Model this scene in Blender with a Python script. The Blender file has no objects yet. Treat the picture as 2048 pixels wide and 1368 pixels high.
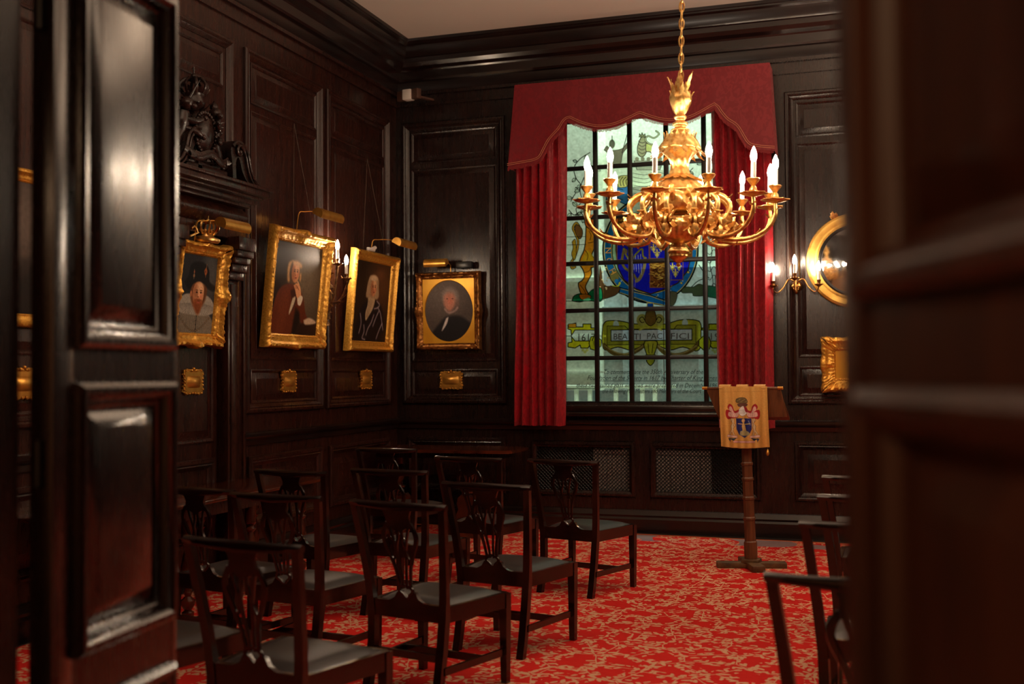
import bpy, bmesh, math, random
import numpy as np
from mathutils import Vector, Matrix, noise as mn
SC = bpy.context.scene
COL = SC.collection
PI = math.pi
rnd = random.Random(7)

# ------------------------------------------------------------------ camera
FPX, EYE = 2240.0, 1.55
YC = Vector((736., -58., -2240.)).normalized()
XC = Vector((6824., 111., 2240.)).normalized()
XC = (XC - YC * XC.dot(YC)).normalized()
ZC = XC.cross(YC)
RM = Matrix((XC, YC, ZC))                       # camera axes -> world
cam_d = bpy.data.cameras.new('camera')
cam = bpy.data.objects.new('camera', cam_d)
COL.objects.link(cam)
cam.matrix_world = Matrix.Translation((0, 0, EYE)) @ RM.to_4x4()
cam_d.sensor_width = 36.0
cam_d.lens = FPX / 2048 * 36.0
cam_d.clip_start = 0.05
cam_d.dof.use_dof = True
cam_d.dof.focus_distance = 8.6
cam_d.dof.aperture_fstop = 2.1
SC.camera = cam

# ------------------------------------------------------------------ world, exposure
world = bpy.data.worlds.new('world')
SC.world = world
world.use_nodes = True
world.node_tree.nodes['Background'].inputs[0].default_value = (0.02, 0.022, 0.03, 1)
world.node_tree.nodes['Background'].inputs[1].default_value = 0.3
SC.view_settings.view_transform = 'Standard'
SC.view_settings.look = 'None'
SC.view_settings.gamma = 1.0
SC.view_settings.use_curve_mapping = False
SC.view_settings.exposure = 1.6
SC.cycles.max_bounces = 6
SC.cycles.transparent_max_bounces = 8
SC.cycles.sample_clamp_indirect = 4.0
SC.cycles.caustics_reflective = False
SC.cycles.caustics_refractive = False
BULB = 105.0          # emission of the candle bulbs
OUTSIDE = 430.0        # lamp in the light well behind the window

def lamp(name, kind, loc, energy, color, size=0.3, rot=(0, 0, 0), size_y=None):
    d = bpy.data.lights.new(name, kind)
    d.energy = energy
    d.color = color
    if kind == 'AREA':
        d.size = size
        if size_y:
            d.shape = 'RECTANGLE'
            d.size_y = size_y
    else:
        d.shadow_soft_size = size
    o = bpy.data.objects.new(name, d)
    COL.objects.link(o)
    o.location = loc
    o.rotation_euler = rot
    return o
lamp('light_well_lamp', 'AREA', (-2.3, 11.9, 7.6), OUTSIDE, (0.84, 1.0, 0.88), 3.0, (0, 0, 0), 0.9)
lamp('lobby_lamp', 'AREA', (-0.9, -1.2, 2.9), 12.0, (1.0, 0.60, 0.32), 0.5)
for i, (x, y) in enumerate(((-2.5, 4.3), (2.8, 4.6), (2.8, 8.6), (0.5, 8.4))):
    lamp('added_ceiling_fill', 'AREA', (x, y, 4.0), 22.0, (1.0, 0.80, 0.62), 1.1, (PI, 0, 0))  # unseen fill lamps, added because the candles leave the ceiling too dark

# ------------------------------------------------------------------ where things stand
W, D, H = -4.81, 10.78, 5.0                      # left wall x, window wall y, ceiling z
def ray(x, y):
    return RM @ Vector((x - 1024, 684 - y, -FPX))
def on_y(x, y, yy):
    d = ray(x, y); return Vector((0, 0, EYE)) + d * (yy / d.y)
def on_x(x, y, xx):
    d = ray(x, y); return Vector((0, 0, EYE)) + d * (xx / d.x)
def on_z(x, y, zz):
    d = ray(x, y); return Vector((0, 0, EYE)) + d * ((zz - EYE) / d.z)

# ------------------------------------------------------------------ materials
MATS = {}
def srgb(r, g, b):
    f = lambda c: (c / 12.92 if c <= 0.04045 else ((c + 0.055) / 1.055) ** 2.4)
    return (f(r / 255.), f(g / 255.), f(b / 255.), 1.0)
def mat(name, col=(0.5, 0.5, 0.5, 1), rough=0.5, metal=0.0, **kw):
    m = bpy.data.materials.new(name)
    m.use_nodes = True
    b = m.node_tree.nodes['Principled BSDF']
    b.inputs['Base Color'].default_value = col
    b.inputs['Roughness'].default_value = rough
    b.inputs['Metallic'].default_value = metal
    for k, v in kw.items():
        b.inputs[k.replace('_', ' ')].default_value = v
    MATS[name] = m
    return m
def nd(m, t, **kw):
    n = m.node_tree.nodes.new(t)
    for k, v in kw.items():
        setattr(n, k, v)
    return n
def lk(m, a, ai, b, bi):
    m.node_tree.links.new(a.outputs[ai], b.inputs[bi])
def wood(name, c0, c1, r0=0.2, r1=0.42, scale=(9, 9, 0.9), bump=0.12, coat=0.0, fine=1.0):
    m = mat(name)
    b = m.node_tree.nodes['Principled BSDF']
    tc = nd(m, 'ShaderNodeTexCoord'); mp = nd(m, 'ShaderNodeMapping')
    mp.inputs['Scale'].default_value = scale
    n1 = nd(m, 'ShaderNodeTexNoise'); n1.inputs['Scale'].default_value = 2.2; n1.inputs['Detail'].default_value = 5
    n1.inputs['Distortion'].default_value = 0.6
    n2 = nd(m, 'ShaderNodeTexNoise'); n2.inputs['Scale'].default_value = 11 * fine; n2.inputs['Detail'].default_value = 3
    r = nd(m, 'ShaderNodeValToRGB')
    r.color_ramp.elements[0].position = 0.3; r.color_ramp.elements[0].color = c0
    r.color_ramp.elements[1].position = 0.72; r.color_ramp.elements[1].color = c1
    rr = nd(m, 'ShaderNodeMapRange'); rr.inputs['To Min'].default_value = r0; rr.inputs['To Max'].default_value = r1
    bp = nd(m, 'ShaderNodeBump'); bp.inputs['Strength'].default_value = bump; bp.inputs['Distance'].default_value = 0.01
    lk(m, tc, 'Object', mp, 'Vector'); lk(m, mp, 0, n1, 'Vector'); lk(m, mp, 0, n2, 'Vector')
    lk(m, n1, 'Fac', r, 'Fac'); lk(m, r, 0, b, 'Base Color'); lk(m, n2, 'Fac', rr, 'Value')
    lk(m, rr, 0, b, 'Roughness'); lk(m, n2, 'Fac', bp, 'Height'); lk(m, bp, 0, b, 'Normal')
    b.inputs['Coat Weight'].default_value = coat
    b.inputs['Coat Roughness'].default_value = 0.17 if name == 'door_wood' else 0.12
    return m
wood('panelling', srgb(22, 12, 10), srgb(42, 22, 17), 0.24, 0.30, bump=0.008, coat=0.15)
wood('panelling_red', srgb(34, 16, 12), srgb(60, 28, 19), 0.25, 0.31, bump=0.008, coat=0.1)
wood('moulded_wood', srgb(22, 13, 11), srgb(38, 21, 17), 0.22, 0.26, scale=(1.2, 1.2, 1.2), bump=0.0, coat=0.15)
wood('door_wood', srgb(22, 11, 9), srgb(40, 18, 12), 0.24, 0.30, scale=(7, 7, .8), bump=0.02, coat=0.85)
wood('door_brown_lit', srgb(50, 26, 17), srgb(80, 42, 26), 0.36, 0.46, scale=(7, 7, .8), bump=0.02)  # browner copy of the door wood, warm light put into its colour
wood('chair_wood', srgb(22, 11, 9), srgb(48, 23, 16), 0.14, 0.28, scale=(6, 6, 6), bump=0.03, coat=0.3)
wood('table_wood', srgb(44, 18, 10), srgb(98, 42, 22), 0.1, 0.2, scale=(2, 8, 2), bump=0.02, coat=0.4)
wood('lectern_wood', srgb(72, 42, 26), srgb(120, 74, 44), 0.35, 0.5, scale=(12, 12, 1.2), bump=0.1)
wood('lectern_base', srgb(70, 48, 28), srgb(110, 78, 46), 0.45, 0.6, scale=(8, 8, 8), bump=0.1)
wood('floor_wood', srgb(14, 9, 8), srgb(30, 19, 15), 0.45, 0.6, scale=(0.8, 9, 1), bump=0.05)
wood('carved_wood', srgb(22, 13, 12), srgb(52, 30, 25), 0.22, 0.36, scale=(6, 6, 6), bump=0.1)
mat('ceiling_paint', srgb(226, 214, 200), 0.8)
mat('black_paint', srgb(16, 14, 14), 0.35)
mat('leather', srgb(38, 34, 35), 0.40)
mat('white_plastic', srgb(225, 215, 205), 0.5)
mat('brown_plastic', srgb(84, 56, 44), 0.5)
mat('candle', srgb(240, 236, 225), 0.4, Subsurface_Weight=0.0)
mat('mirror_glass', (0.75, 0.75, 0.75, 1), 0.05, 1.0)
mat('radiator', srgb(196, 186, 178), 0.45)
mat('cable', srgb(96, 80, 66), 0.5, 0.2)
mat('outside_white', srgb(214, 222, 208), 0.8)
mat('outside_grey', srgb(150, 166, 170), 0.8)
mat('outside_dark', srgb(96, 112, 120), 0.5)
mat('lobby_paint', srgb(190, 150, 120), 0.8)
mat('lead', srgb(14, 14, 15), 0.5)
mat('gold_letter', srgb(214, 178, 84), 0.4, 0.3)
def gilt(name, c0, c1, rough, metal=0.9, sc=30.0, bump=0.25):
    m = mat(name, c0, rough, metal)
    b = m.node_tree.nodes['Principled BSDF']
    tc = nd(m, 'ShaderNodeTexCoord')
    n = nd(m, 'ShaderNodeTexNoise'); n.inputs['Scale'].default_value = sc; n.inputs['Detail'].default_value = 4
    r = nd(m, 'ShaderNodeValToRGB')
    r.color_ramp.elements[0].position = 0.32; r.color_ramp.elements[0].color = c1
    r.color_ramp.elements[1].position = 0.6; r.color_ramp.elements[1].color = c0
    bp = nd(m, 'ShaderNodeBump'); bp.inputs['Strength'].default_value = bump; bp.inputs['Distance'].default_value = 0.004
    lk(m, tc, 'Object', n, 'Vector'); lk(m, n, 'Fac', r, 'Fac'); lk(m, r, 0, b, 'Base Color')
    lk(m, n, 'Fac', bp, 'Height'); lk(m, bp, 0, b, 'Normal')
gilt('gold', srgb(250, 206, 128), srgb(196, 134, 62), 0.32, 0.85)
gilt('frame_gold', srgb(238, 180, 78), srgb(206, 142, 52), 0.4, 0.65, 70)
gilt('brown_gold', srgb(176, 118, 62), srgb(98, 60, 30), 0.42)
gilt('pale_gold', srgb(244, 196, 100), srgb(200, 144, 60), 0.42, 0.6, 8, 0.05)
gilt('brass', srgb(224, 164, 74), srgb(200, 140, 56), 0.32, 0.75, 14, 0.02)
gilt('old_brass', srgb(150, 104, 52), srgb(84, 56, 28), 0.35, 0.9, 20, 0.1)
gilt('bronze', srgb(168, 128, 92), srgb(84, 60, 44), 0.3, 0.8, 30, 0.15)
gilt('mat_gold', srgb(226, 164, 46), srgb(206, 140, 30), 0.36, 0.45, 5, 0.0)
m = mat('bulb')
m.node_tree.nodes.remove(m.node_tree.nodes['Principled BSDF'])
e = nd(m, 'ShaderNodeEmission'); e.inputs[0].default_value = (1.0, 0.78, 0.56, 1); e.inputs[1].default_value = BULB
lk(m, e, 0, m.node_tree.nodes['Material Output'], 'Surface')
# painted surfaces read their colour from the mesh
def painted(name, rough, spec=0.5):
    m = mat(name, rough=rough)
    a = nd(m, 'ShaderNodeAttribute', attribute_name='paint')
    b = m.node_tree.nodes['Principled BSDF']
    b.inputs['Specular IOR Level'].default_value = spec
    n = nd(m, 'ShaderNodeTexNoise'); n.inputs['Scale'].default_value = 160
    bp = nd(m, 'ShaderNodeBump'); bp.inputs['Strength'].default_value = 0.12; bp.inputs['Distance'].default_value = 0.003
    lk(m, a, 'Color', b, 'Base Color'); lk(m, n, 'Fac', bp, 'Height'); lk(m, bp, 0, b, 'Normal')
painted('oil_paint', 0.5, 0.15)
painted('silk', 0.5, 0.4)
m = mat('stained_glass')
m.node_tree.nodes.remove(m.node_tree.nodes['Principled BSDF'])
a = nd(m, 'ShaderNodeAttribute', attribute_name='paint')
t = nd(m, 'ShaderNodeBsdfTransparent'); g = nd(m, 'ShaderNodeBsdfGlossy'); g.inputs['Roughness'].default_value = 0.08
dfs = nd(m, 'ShaderNodeBsdfDiffuse')
mx = nd(m, 'ShaderNodeMixShader'); mx.inputs[0].default_value = 0.05
mx2 = nd(m, 'ShaderNodeMixShader'); mx2.inputs[0].default_value = 0.16
lk(m, a, 'Color', t, 'Color'); lk(m, a, 'Color', dfs, 'Color')
lk(m, t, 0, mx2, 1); lk(m, dfs, 0, mx2, 2)
lk(m, mx2, 0, mx, 1); lk(m, g, 0, mx, 2)
lk(m, mx, 0, m.node_tree.nodes['Material Output'], 'Surface')
# damask
def damask(name, c0, c1, sc=(6.5, 6.5, 4.2)):
    m = mat(name, c0, 0.5)
    b = m.node_tree.nodes['Principled BSDF']
    tc = nd(m, 'ShaderNodeTexCoord'); mp = nd(m, 'ShaderNodeMapping'); mp.inputs['Scale'].default_value = sc
    w1 = nd(m, 'ShaderNodeTexNoise'); w1.inputs['Scale'].default_value = 2.6; w1.inputs['Detail'].default_value = 4
    w1.inputs['Distortion'].default_value = 1.8
    r = nd(m, 'ShaderNodeValToRGB'); r.color_ramp.elements[0].position = 0.49; r.color_ramp.elements[1].position = 0.53
    r.color_ramp.elements[0].color = c0; r.color_ramp.elements[1].color = c1
    rr = nd(m, 'ShaderNodeMapRange'); rr.inputs['From Min'].default_value = 0.49; rr.inputs['From Max'].default_value = 0.53
    rr.inputs['To Min'].default_value = 0.62; rr.inputs['To Max'].default_value = 0.38
    lk(m, tc, 'Object', mp, 0); lk(m, mp, 0, w1, 'Vector')
    lk(m, w1, 'Fac', r, 'Fac'); lk(m, w1, 'Fac', rr, 'Value'); lk(m, r, 0, b, 'Base Color'); lk(m, rr, 0, b, 'Roughness')
    b.inputs['Sheen Weight'].default_value = 0.25
    b.inputs['Sheen Tint'].default_value = (1, 0.3, 0.3, 1)
damask('curtain_damask', srgb(140, 5, 22), srgb(162, 13, 29))
damask('pelmet_damask', srgb(116, 8, 22), srgb(126, 14, 27))
mat('braid', srgb(200, 126, 96), 0.6)
mat('fringe', srgb(140, 30, 34), 0.7)
# carpet: tan leaf sprays over red
def carpet_mat():
    m = mat('carpet', rough=0.95)
    b = m.node_tree.nodes['Principled BSDF']; b.inputs['Specular IOR Level'].default_value = 0.1
    tc = nd(m, 'ShaderNodeTexCoord')
    wn = nd(m, 'ShaderNodeTexNoise'); wn.inputs['Scale'].default_value = 9; wn.inputs['Detail'].default_value = 2
    wsub = nd(m, 'ShaderNodeVectorMath', operation='SUBTRACT'); wsub.inputs[1].default_value = (0.5, 0.5, 0.5)
    wsc = nd(m, 'ShaderNodeVectorMath', operation='SCALE'); wsc.inputs['Scale'].default_value = 0.018
    wadd = nd(m, 'ShaderNodeVectorMath', operation='ADD')
    lk(m, tc, 'Object', wn, 'Vector'); lk(m, wn, 'Color', wsub, 0); lk(m, wsub, 0, wsc, 0)
    lk(m, tc, 'Object', wadd, 0); lk(m, wsc, 0, wadd, 1)
    masks = []
    for i, (s, a_, b_) in enumerate(((15, 1.9, 5.2), (18, 1.9, 4.8), (22, 1.8, 4.6))):
        off = nd(m, 'ShaderNodeVectorMath', operation='ADD'); off.inputs[1].default_value = (i * 3.7, i * 1.3, 0)
        sc = nd(m, 'ShaderNodeVectorMath', operation='SCALE'); sc.inputs['Scale'].default_value = s
        v = nd(m, 'ShaderNodeTexVoronoi', voronoi_dimensions='2D'); v.inputs['Scale'].default_value = 1.0
        v.inputs['Randomness'].default_value = 1.0
        dv = nd(m, 'ShaderNodeVectorMath', operation='SUBTRACT')
        sp = nd(m, 'ShaderNodeSeparateColor')
        an = nd(m, 'ShaderNodeMath', operation='MULTIPLY'); an.inputs[1].default_value = 6.283
        rt = nd(m, 'ShaderNodeVectorRotate', rotation_type='Z_AXIS')
        el = nd(m, 'ShaderNodeVectorMath', operation='MULTIPLY'); el.inputs[1].default_value = (a_, b_, 0)
        ln = nd(m, 'ShaderNodeVectorMath', operation='LENGTH')
        lt = nd(m, 'ShaderNodeMath', operation='LESS_THAN'); lt.inputs[1].default_value = 0.9
        lk(m, wadd, 0, off, 0); lk(m, off, 0, sc, 0); lk(m, sc, 0, v, 'Vector')
        lk(m, sc, 0, dv, 0); lk(m, v, 'Position', dv, 1); lk(m, v, 'Color', sp, 0)
        lk(m, sp, 0, an, 0); lk(m, dv, 0, rt, 'Vector'); lk(m, an, 0, rt, 'Angle')
        lk(m, rt, 0, el, 0); lk(m, el, 0, ln, 0); lk(m, ln, 'Value', lt, 0)
        pk = nd(m, 'ShaderNodeMath', operation='GREATER_THAN'); pk.inputs[1].default_value = 0.46
        ml = nd(m, 'ShaderNodeMath', operation='MULTIPLY')
        lk(m, sp, 1, pk, 0); lk(m, lt, 0, ml, 0); lk(m, pk, 0, ml, 1)
        masks.append(ml)
    # stems
    vs = nd(m, 'ShaderNodeTexVoronoi', voronoi_dimensions='2D', feature='DISTANCE_TO_EDGE'); vs.inputs['Scale'].default_value = 4.6
    st = nd(m, 'ShaderNodeMath', operation='LESS_THAN'); st.inputs[1].default_value = 0.015
    lk(m, wadd, 0, vs, 'Vector'); lk(m, vs, 'Distance', st, 0)
    cur = masks[0]
    for k in masks[1:]:
        mxm = nd(m, 'ShaderNodeMath', operation='MAXIMUM'); lk(m, cur, 0, mxm, 0); lk(m, k, 0, mxm, 1); cur = mxm
    # keep leaves near the stems, leave clear red patches
    nb = nd(m, 'ShaderNodeMath', operation='LESS_THAN'); nb.inputs[1].default_value = 0.25
    lk(m, vs, 'Distance', nb, 0)
    mk = nd(m, 'ShaderNodeMath', operation='MULTIPLY'); lk(m, cur, 0, mk, 0); lk(m, nb, 0, mk, 1)
    mm = nd(m, 'ShaderNodeMath', operation='MAXIMUM'); lk(m, mk, 0, mm, 0); lk(m, st, 0, mm, 1)
    rn = nd(m, 'ShaderNodeTexNoise'); rn.inputs['Scale'].default_value = 1.7
    red = nd(m, 'ShaderNodeMix', data_type='RGBA'); red.inputs[6].default_value = srgb(216, 46, 38); red.inputs[7].default_value = srgb(188, 34, 32)
    lk(m, rn, 'Fac', red, 0)
    mc = nd(m, 'ShaderNodeMix', data_type='RGBA'); mc.inputs[7].default_value = srgb(206, 160, 128)
    lk(m, mm, 0, mc, 0); lk(m, red, 2, mc, 6)
    # border along the far edge
    sx = nd(m, 'ShaderNodeSeparateXYZ'); lk(m, tc, 'Object', sx, 0)
    b1 = nd(m, 'ShaderNodeMath', operation='GREATER_THAN'); b1.inputs[1].default_value = -0.42; lk(m, sx, 'Y', b1, 0)
    bn = nd(m, 'ShaderNodeTexNoise'); bn.inputs['Scale'].default_value = 6; bn.inputs['Detail'].default_value = 3; bn.inputs['Distortion'].default_value = 1.0
    bt = nd(m, 'ShaderNodeMath', operation='GREATER_THAN'); bt.inputs[1].default_value = 0.53; lk(m, bn, 'Fac', bt, 0)
    bc = nd(m, 'ShaderNodeMath', operation='MULTIPLY'); lk(m, b1, 0, bc, 0); lk(m, bt, 0, bc, 1)
    mb = nd(m, 'ShaderNodeMix', data_type='RGBA'); mb.inputs[7].default_value = srgb(140, 116, 118)
    lk(m, bc, 0, mb, 0); lk(m, mc, 2, mb, 6)
    e1 = nd(m, 'ShaderNodeMath', operation='GREATER_THAN'); e1.inputs[1].default_value = -0.05; lk(m, sx, 'Y', e1, 0)
    me = nd(m, 'ShaderNodeMix', data_type='RGBA'); me.inputs[7].default_value = srgb(190, 96, 60)
    lk(m, e1, 0, me, 0); lk(m, mb, 2, me, 6)
    lk(m, me, 2, b, 'Base Color')
    fn = nd(m, 'ShaderNodeTexNoise'); fn.inputs['Scale'].default_value = 220
    bp = nd(m, 'ShaderNodeBump'); bp.inputs['Strength'].default_value = 0.5; bp.inputs['Distance'].default_value = 0.004
    lk(m, fn, 'Fac', bp, 'Height'); lk(m, bp, 0, b, 'Normal')
carpet_mat()

# ------------------------------------------------------------------ mesh builder
class MB:
    def __init__(s):
        s.v = []; s.f = []; s.m = []; s.mi = 0
    def add(s, vs, fs, T=None):
        o = len(s.v)
        s.v += [tuple(T @ Vector(p)) if T is not None else tuple(p) for p in vs]
        s.f += [tuple(i + o for i in f) for f in fs]
        s.m += [s.mi] * len(fs)
        return s
    def box(s, x0, y0, z0, x1, y1, z1, T=None, bev=0.0):
        x0, x1 = min(x0, x1), max(x0, x1); y0, y1 = min(y0, y1), max(y0, y1); z0, z1 = min(z0, z1), max(z0, z1)
        if bev <= 0:
            vs = [(x0, y0, z0), (x1, y0, z0), (x1, y1, z0), (x0, y1, z0), (x0, y0, z1), (x1, y0, z1), (x1, y1, z1), (x0, y1, z1)]
            return s.add(vs, [(0, 3, 2, 1), (4, 5, 6, 7), (0, 1, 5, 4), (1, 2, 6, 5), (2, 3, 7, 6), (3, 0, 4, 7)], T)
        b = min(bev, (x1 - x0) / 2.01, (y1 - y0) / 2.01, (z1 - z0) / 2.01)
        bm = bmesh.new()
        bmesh.ops.create_cube(bm, size=1)
        for v in bm.verts:
            v.co = Vector(((x0 + x1) / 2 + v.co.x * (x1 - x0), (y0 + y1) / 2 + v.co.y * (y1 - y0), (z0 + z1) / 2 + v.co.z * (z1 - z0)))
        bmesh.ops.bevel(bm, geom=bm.edges[:], offset=b, segments=2, profile=0.5, affect='EDGES')
        bm.verts.index_update()
        s.add([v.co[:] for v in bm.verts], [[v.index for v in f.verts] for f in bm.faces], T)
        bm.free()
        return s
    def tube(s, pts, rad, n=8, T=None, cap=True, closed=False, flat=1.0):
        pts = [Vector(p) for p in pts]
        if not hasattr(rad, '__len__'): rad = [rad] * len(pts)
        N = len(pts); vs = []
        up = None
        for i, p in enumerate(pts):
            if closed: t = pts[(i + 1) % N] - pts[i - 1]
            else: t = pts[min(i + 1, N - 1)] - pts[max(i - 1, 0)]
            if t.length < 1e-9: t = Vector((0, 0, 1))
            t.normalize()
            if up is None:
                up = Vector((0, 0, 1)) if abs(t.z) < 0.9 else Vector((1, 0, 0))
            a = up - t * up.dot(t)
            if a.length < 1e-6: a = t.orthogonal()
            a.normalize(); up = a; b = t.cross(a)
            for k in range(n):
                an = 2 * PI * k / n
                vs.append(p + (a * math.cos(an) + b * math.sin(an) * flat) * rad[i])
        fs = []
        for i in range(N if closed else N - 1):
            j = (i + 1) % N
            for k in range(n):
                fs.append((i * n + k, i * n + (k + 1) % n, j * n + (k + 1) % n, j * n + k))
        if cap and not closed:
            fs.append(tuple(range(n))[::-1]); fs.append(tuple((N - 1) * n + k for k in range(n)))
        return s.add(vs, fs, T)
    def lathe(s, prof, n=24, c=(0, 0, 0), T=None, wob=None):
        vs = []; fs = []
        for i, (r, z) in enumerate(prof):
            for k in range(n):
                a = 2 * PI * k / n
                rr = r if wob is None else wob(r, z, a)
                vs.append((c[0] + rr * math.cos(a), c[1] + rr * math.sin(a), c[2] + z))
        for i in range(len(prof) - 1):
            for k in range(n):
                fs.append((i * n + k, i * n + (k + 1) % n, (i + 1) * n + (k + 1) % n, (i + 1) * n + k))
        fs.append(tuple(range(n))[::-1]); fs.append(tuple((len(prof) - 1) * n + k for k in range(n)))
        return s.add(vs, fs, T)
    def ball(s, c, r, n=10, T=None, sc=(1, 1, 1)):
        pr = [(max(0.001, math.sin(PI * i / n)) , -math.cos(PI * i / n)) for i in range(n + 1)]
        vs = []; fs = []; k2 = n * 2 if n < 8 else n + 4
        for (a, z) in pr:
            for k in range(k2):
                t = 2 * PI * k / k2
                vs.append((c[0] + a * math.cos(t) * r * sc[0], c[1] + a * math.sin(t) * r * sc[1], c[2] + z * r * sc[2]))
        for i in range(n):
            for k in range(k2):
                fs.append((i * k2 + k, i * k2 + (k + 1) % k2, (i + 1) * k2 + (k + 1) % k2, (i + 1) * k2 + k))
        return s.add(vs, fs, T)
    def prism(s, poly, h0, h1, T=None, axis='y'):
        # polygon in (a, b), extruded along the third axis
        def p3(a, b, h):
            return {'y': (a, h, b), 'x': (h, a, b), 'z': (a, b, h)}[axis]
        n = len(poly)
        vs = [p3(a, b, h0) for a, b in poly] + [p3(a, b, h1) for a, b in poly]
        fs = [tuple(range(n)), tuple(range(2 * n - 1, n - 1, -1))]
        fs += [(i, (i + 1) % n + 0, (i + 1) % n + n, i + n)[::-1] for i in range(n)]
        return s.add(vs, fs, T)
    def ring(s, x0, z0, x1, z1, prof, T=None):
        # mitred moulding round a rectangle in local XZ; prof = (inset, height towards -Y)
        vs = []; n = len(prof)
        for (d, h) in prof:
            vs += [(x0 + d, -h, z0 + d), (x1 - d, -h, z0 + d), (x1 - d, -h, z1 - d), (x0 + d, -h, z1 - d)]
        fs = []
        for i in range(n - 1):
            for k in range(4):
                fs.append((i * 4 + k, i * 4 + (k + 1) % 4, (i + 1) * 4 + (k + 1) % 4, (i + 1) * 4 + k))
        return s.add(vs, fs, T)
    def field(s, x0, z0, x1, z1, bev, h, T=None, h0=0.0):
        vs = [(x0, -h0, z0), (x1, -h0, z0), (x1, -h0, z1), (x0, -h0, z1)]
        vs += [(x0 + bev, -h * .8, z0 + bev), (x1 - bev, -h * .8, z0 + bev), (x1 - bev, -h * .8, z1 - bev), (x0 + bev, -h * .8, z1 - bev)]
        e = bev + 0.003
        vs += [(x0 + e, -h, z0 + e), (x1 - e, -h, z0 + e), (x1 - e, -h, z1 - e), (x0 + e, -h, z1 - e)]
        fs = [(i + q, (i + 1) % 4 + q, (i + 1) % 4 + 4 + q, i + 4 + q) for q in (0, 4) for i in range(4)] + [(8, 9, 10, 11)]
        return s.add(vs, fs, T)
    def build(s, name, mats, parent=None, smooth=None, loc=None, rot=None, angle=35):
        me = bpy.data.meshes.new(name)
        me.from_pydata([tuple(v) for v in s.v], [], s.f)
        if isinstance(mats, str): mats = [mats]
        for q in mats: me.materials.append(MATS[q])
        if len(mats) > 1: me.polygons.foreach_set('material_index', s.m)
        bm = bmesh.new(); bm.from_mesh(me)
        bmesh.ops.recalc_face_normals(bm, faces=bm.faces)
        bm.to_mesh(me); bm.free()
        if smooth is not False:
            me.polygons.foreach_set('use_smooth', [True] * len(me.polygons))
            me.set_sharp_from_angle(angle=math.radians(angle))
        me.update()
        o = bpy.data.objects.new(name, me)
        COL.objects.link(o)
        if parent is not None: o.parent = parent
        if loc is not None: o.location = loc
        if rot is not None: o.rotation_euler = rot
        return o
def empty(name, loc=(0, 0, 0), rot=(0, 0, 0), parent=None):
    o = bpy.data.objects.new(name, None); COL.objects.link(o)
    o.location = loc; o.rotation_euler = rot; o.empty_display_size = 0.1
    if parent is not None: o.parent = parent
    return o
def tag(o, label, cat, group=None):
    o['label'] = label; o['category'] = cat
    if group: o['group'] = group
    return o
def struct(o):
    o['kind'] = 'structure'; return o
def copy_tree(o, parent=None):
    c = o.copy(); COL.objects.link(c)
    if parent is not None:
        c.parent = parent
        c.matrix_parent_inverse = o.matrix_parent_inverse.copy()
    for ch in list(o.children): copy_tree(ch, c)
    return c
def spline(pts, k=6):
    P = [Vector(p) for p in pts]; out = []
    for i in range(len(P) - 1):
        p0, p1, p2, p3 = P[max(i - 1, 0)], P[i], P[i + 1], P[min(i + 2, len(P) - 1)]
        for j in range(k):
            t = j / k
            out.append(0.5 * ((2 * p1) + (p2 - p0) * t + (2 * p0 - 5 * p1 + 4 * p2 - p3) * t * t + (3 * p1 - p0 - 3 * p2 + p3) * t ** 3))
    out.append(P[-1]); return out
def lerp_list(vals, n):
    return list(np.interp(np.linspace(0, 1, n), np.linspace(0, 1, len(vals)), vals))
TB = Matrix.Translation((0, D, 0))                                   # local front(-Y) on the window wall
TL = Matrix.Translation((W, 0, 0)) @ Matrix.Rotation(PI / 2, 4, 'Z')  # local x -> +Y, front -> +X

# ================================================================== the setting
RX, NY = 4.4, 1.95                                # right wall x, doorway wall y
BOL = [(0, 0), (0, .026), (.010, .038), (.028, .040), (.040, .030), (.048, .034), (.060, .020), (.072, .012), (.080, .006), (.080, 0)]
SML = [(0, 0), (0, .012), (.010, .016), (.022, .010), (.028, .004), (.028, 0)]
def bay(mb, T, x0, x1, low=True, up=True):
    if up:
        mb.ring(x0, 1.245, x1, 4.18, BOL, T)
        a, b = x0 + .10, x1 - .10
        for (z0, z1) in ((3.75, 4.08), (1.68, 3.69), (1.32, 1.60)):
            mb.ring(a, z0, b, z1, SML, T)
            mb.field(a + .03, z0 + .03, b - .03, z1 - .03, .045, .016, T)
    if low:
        mb.ring(x0 + .05, .34, x1 - .02, .90, BOL[:], T)
        mb.field(x0 + .17, .46, x1 - .14, .78, .05, .022, T)
# floor, ceiling
struct(MB().box(-5.1, -2.2, -.1, RX + .3, 11.1, 0).build('floor', 'floor_wood'))
struct(MB().box(-5.1, NY - 1.45, H, RX + .3, 11.1, H + .1).build('ceiling', 'ceiling_paint'))
# window wall
WX0, WX1, WZ0, WZ1 = -3.06, -1.18, 1.235, 4.2
mb = MB()
GX0, GX1 = -3.33, -1.09
mb.box(-5.1, D, .88, WX0, D + .35, H).box(WX1, D, .88, RX + .3, D + .35, H).box(WX0, D, WZ1, WX1, D + .35, H)
mb.box(-5.1, D, 0, GX0, D + .35, .88).box(GX1, D, 0, RX + .3, D + .35, .88)
mb.box(WX0, D, .88, WX1, D + .35, WZ0).box(GX0, D, 0, GX1, D + .35, .33)
bay(mb, TB, -4.735, -3.59)
bay(mb, TB, -.82, .42)
bay(mb, TB, 3.2, 4.3)
mb.box(GX0, D + .16, .33, GX1, D + .35, .88)
mb.box(-2.30, D, .33, -2.115, D + .1, .88)
for a, b in ((-3.34, -2.28), (-2.135, -1.08)):
    mb.ring(a, .335, b, .875, [(0, 0), (0, .02), (.012, .032), (.03, .034), (.042, .022), (.055, .014), (.06, 0)], TB)
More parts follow.
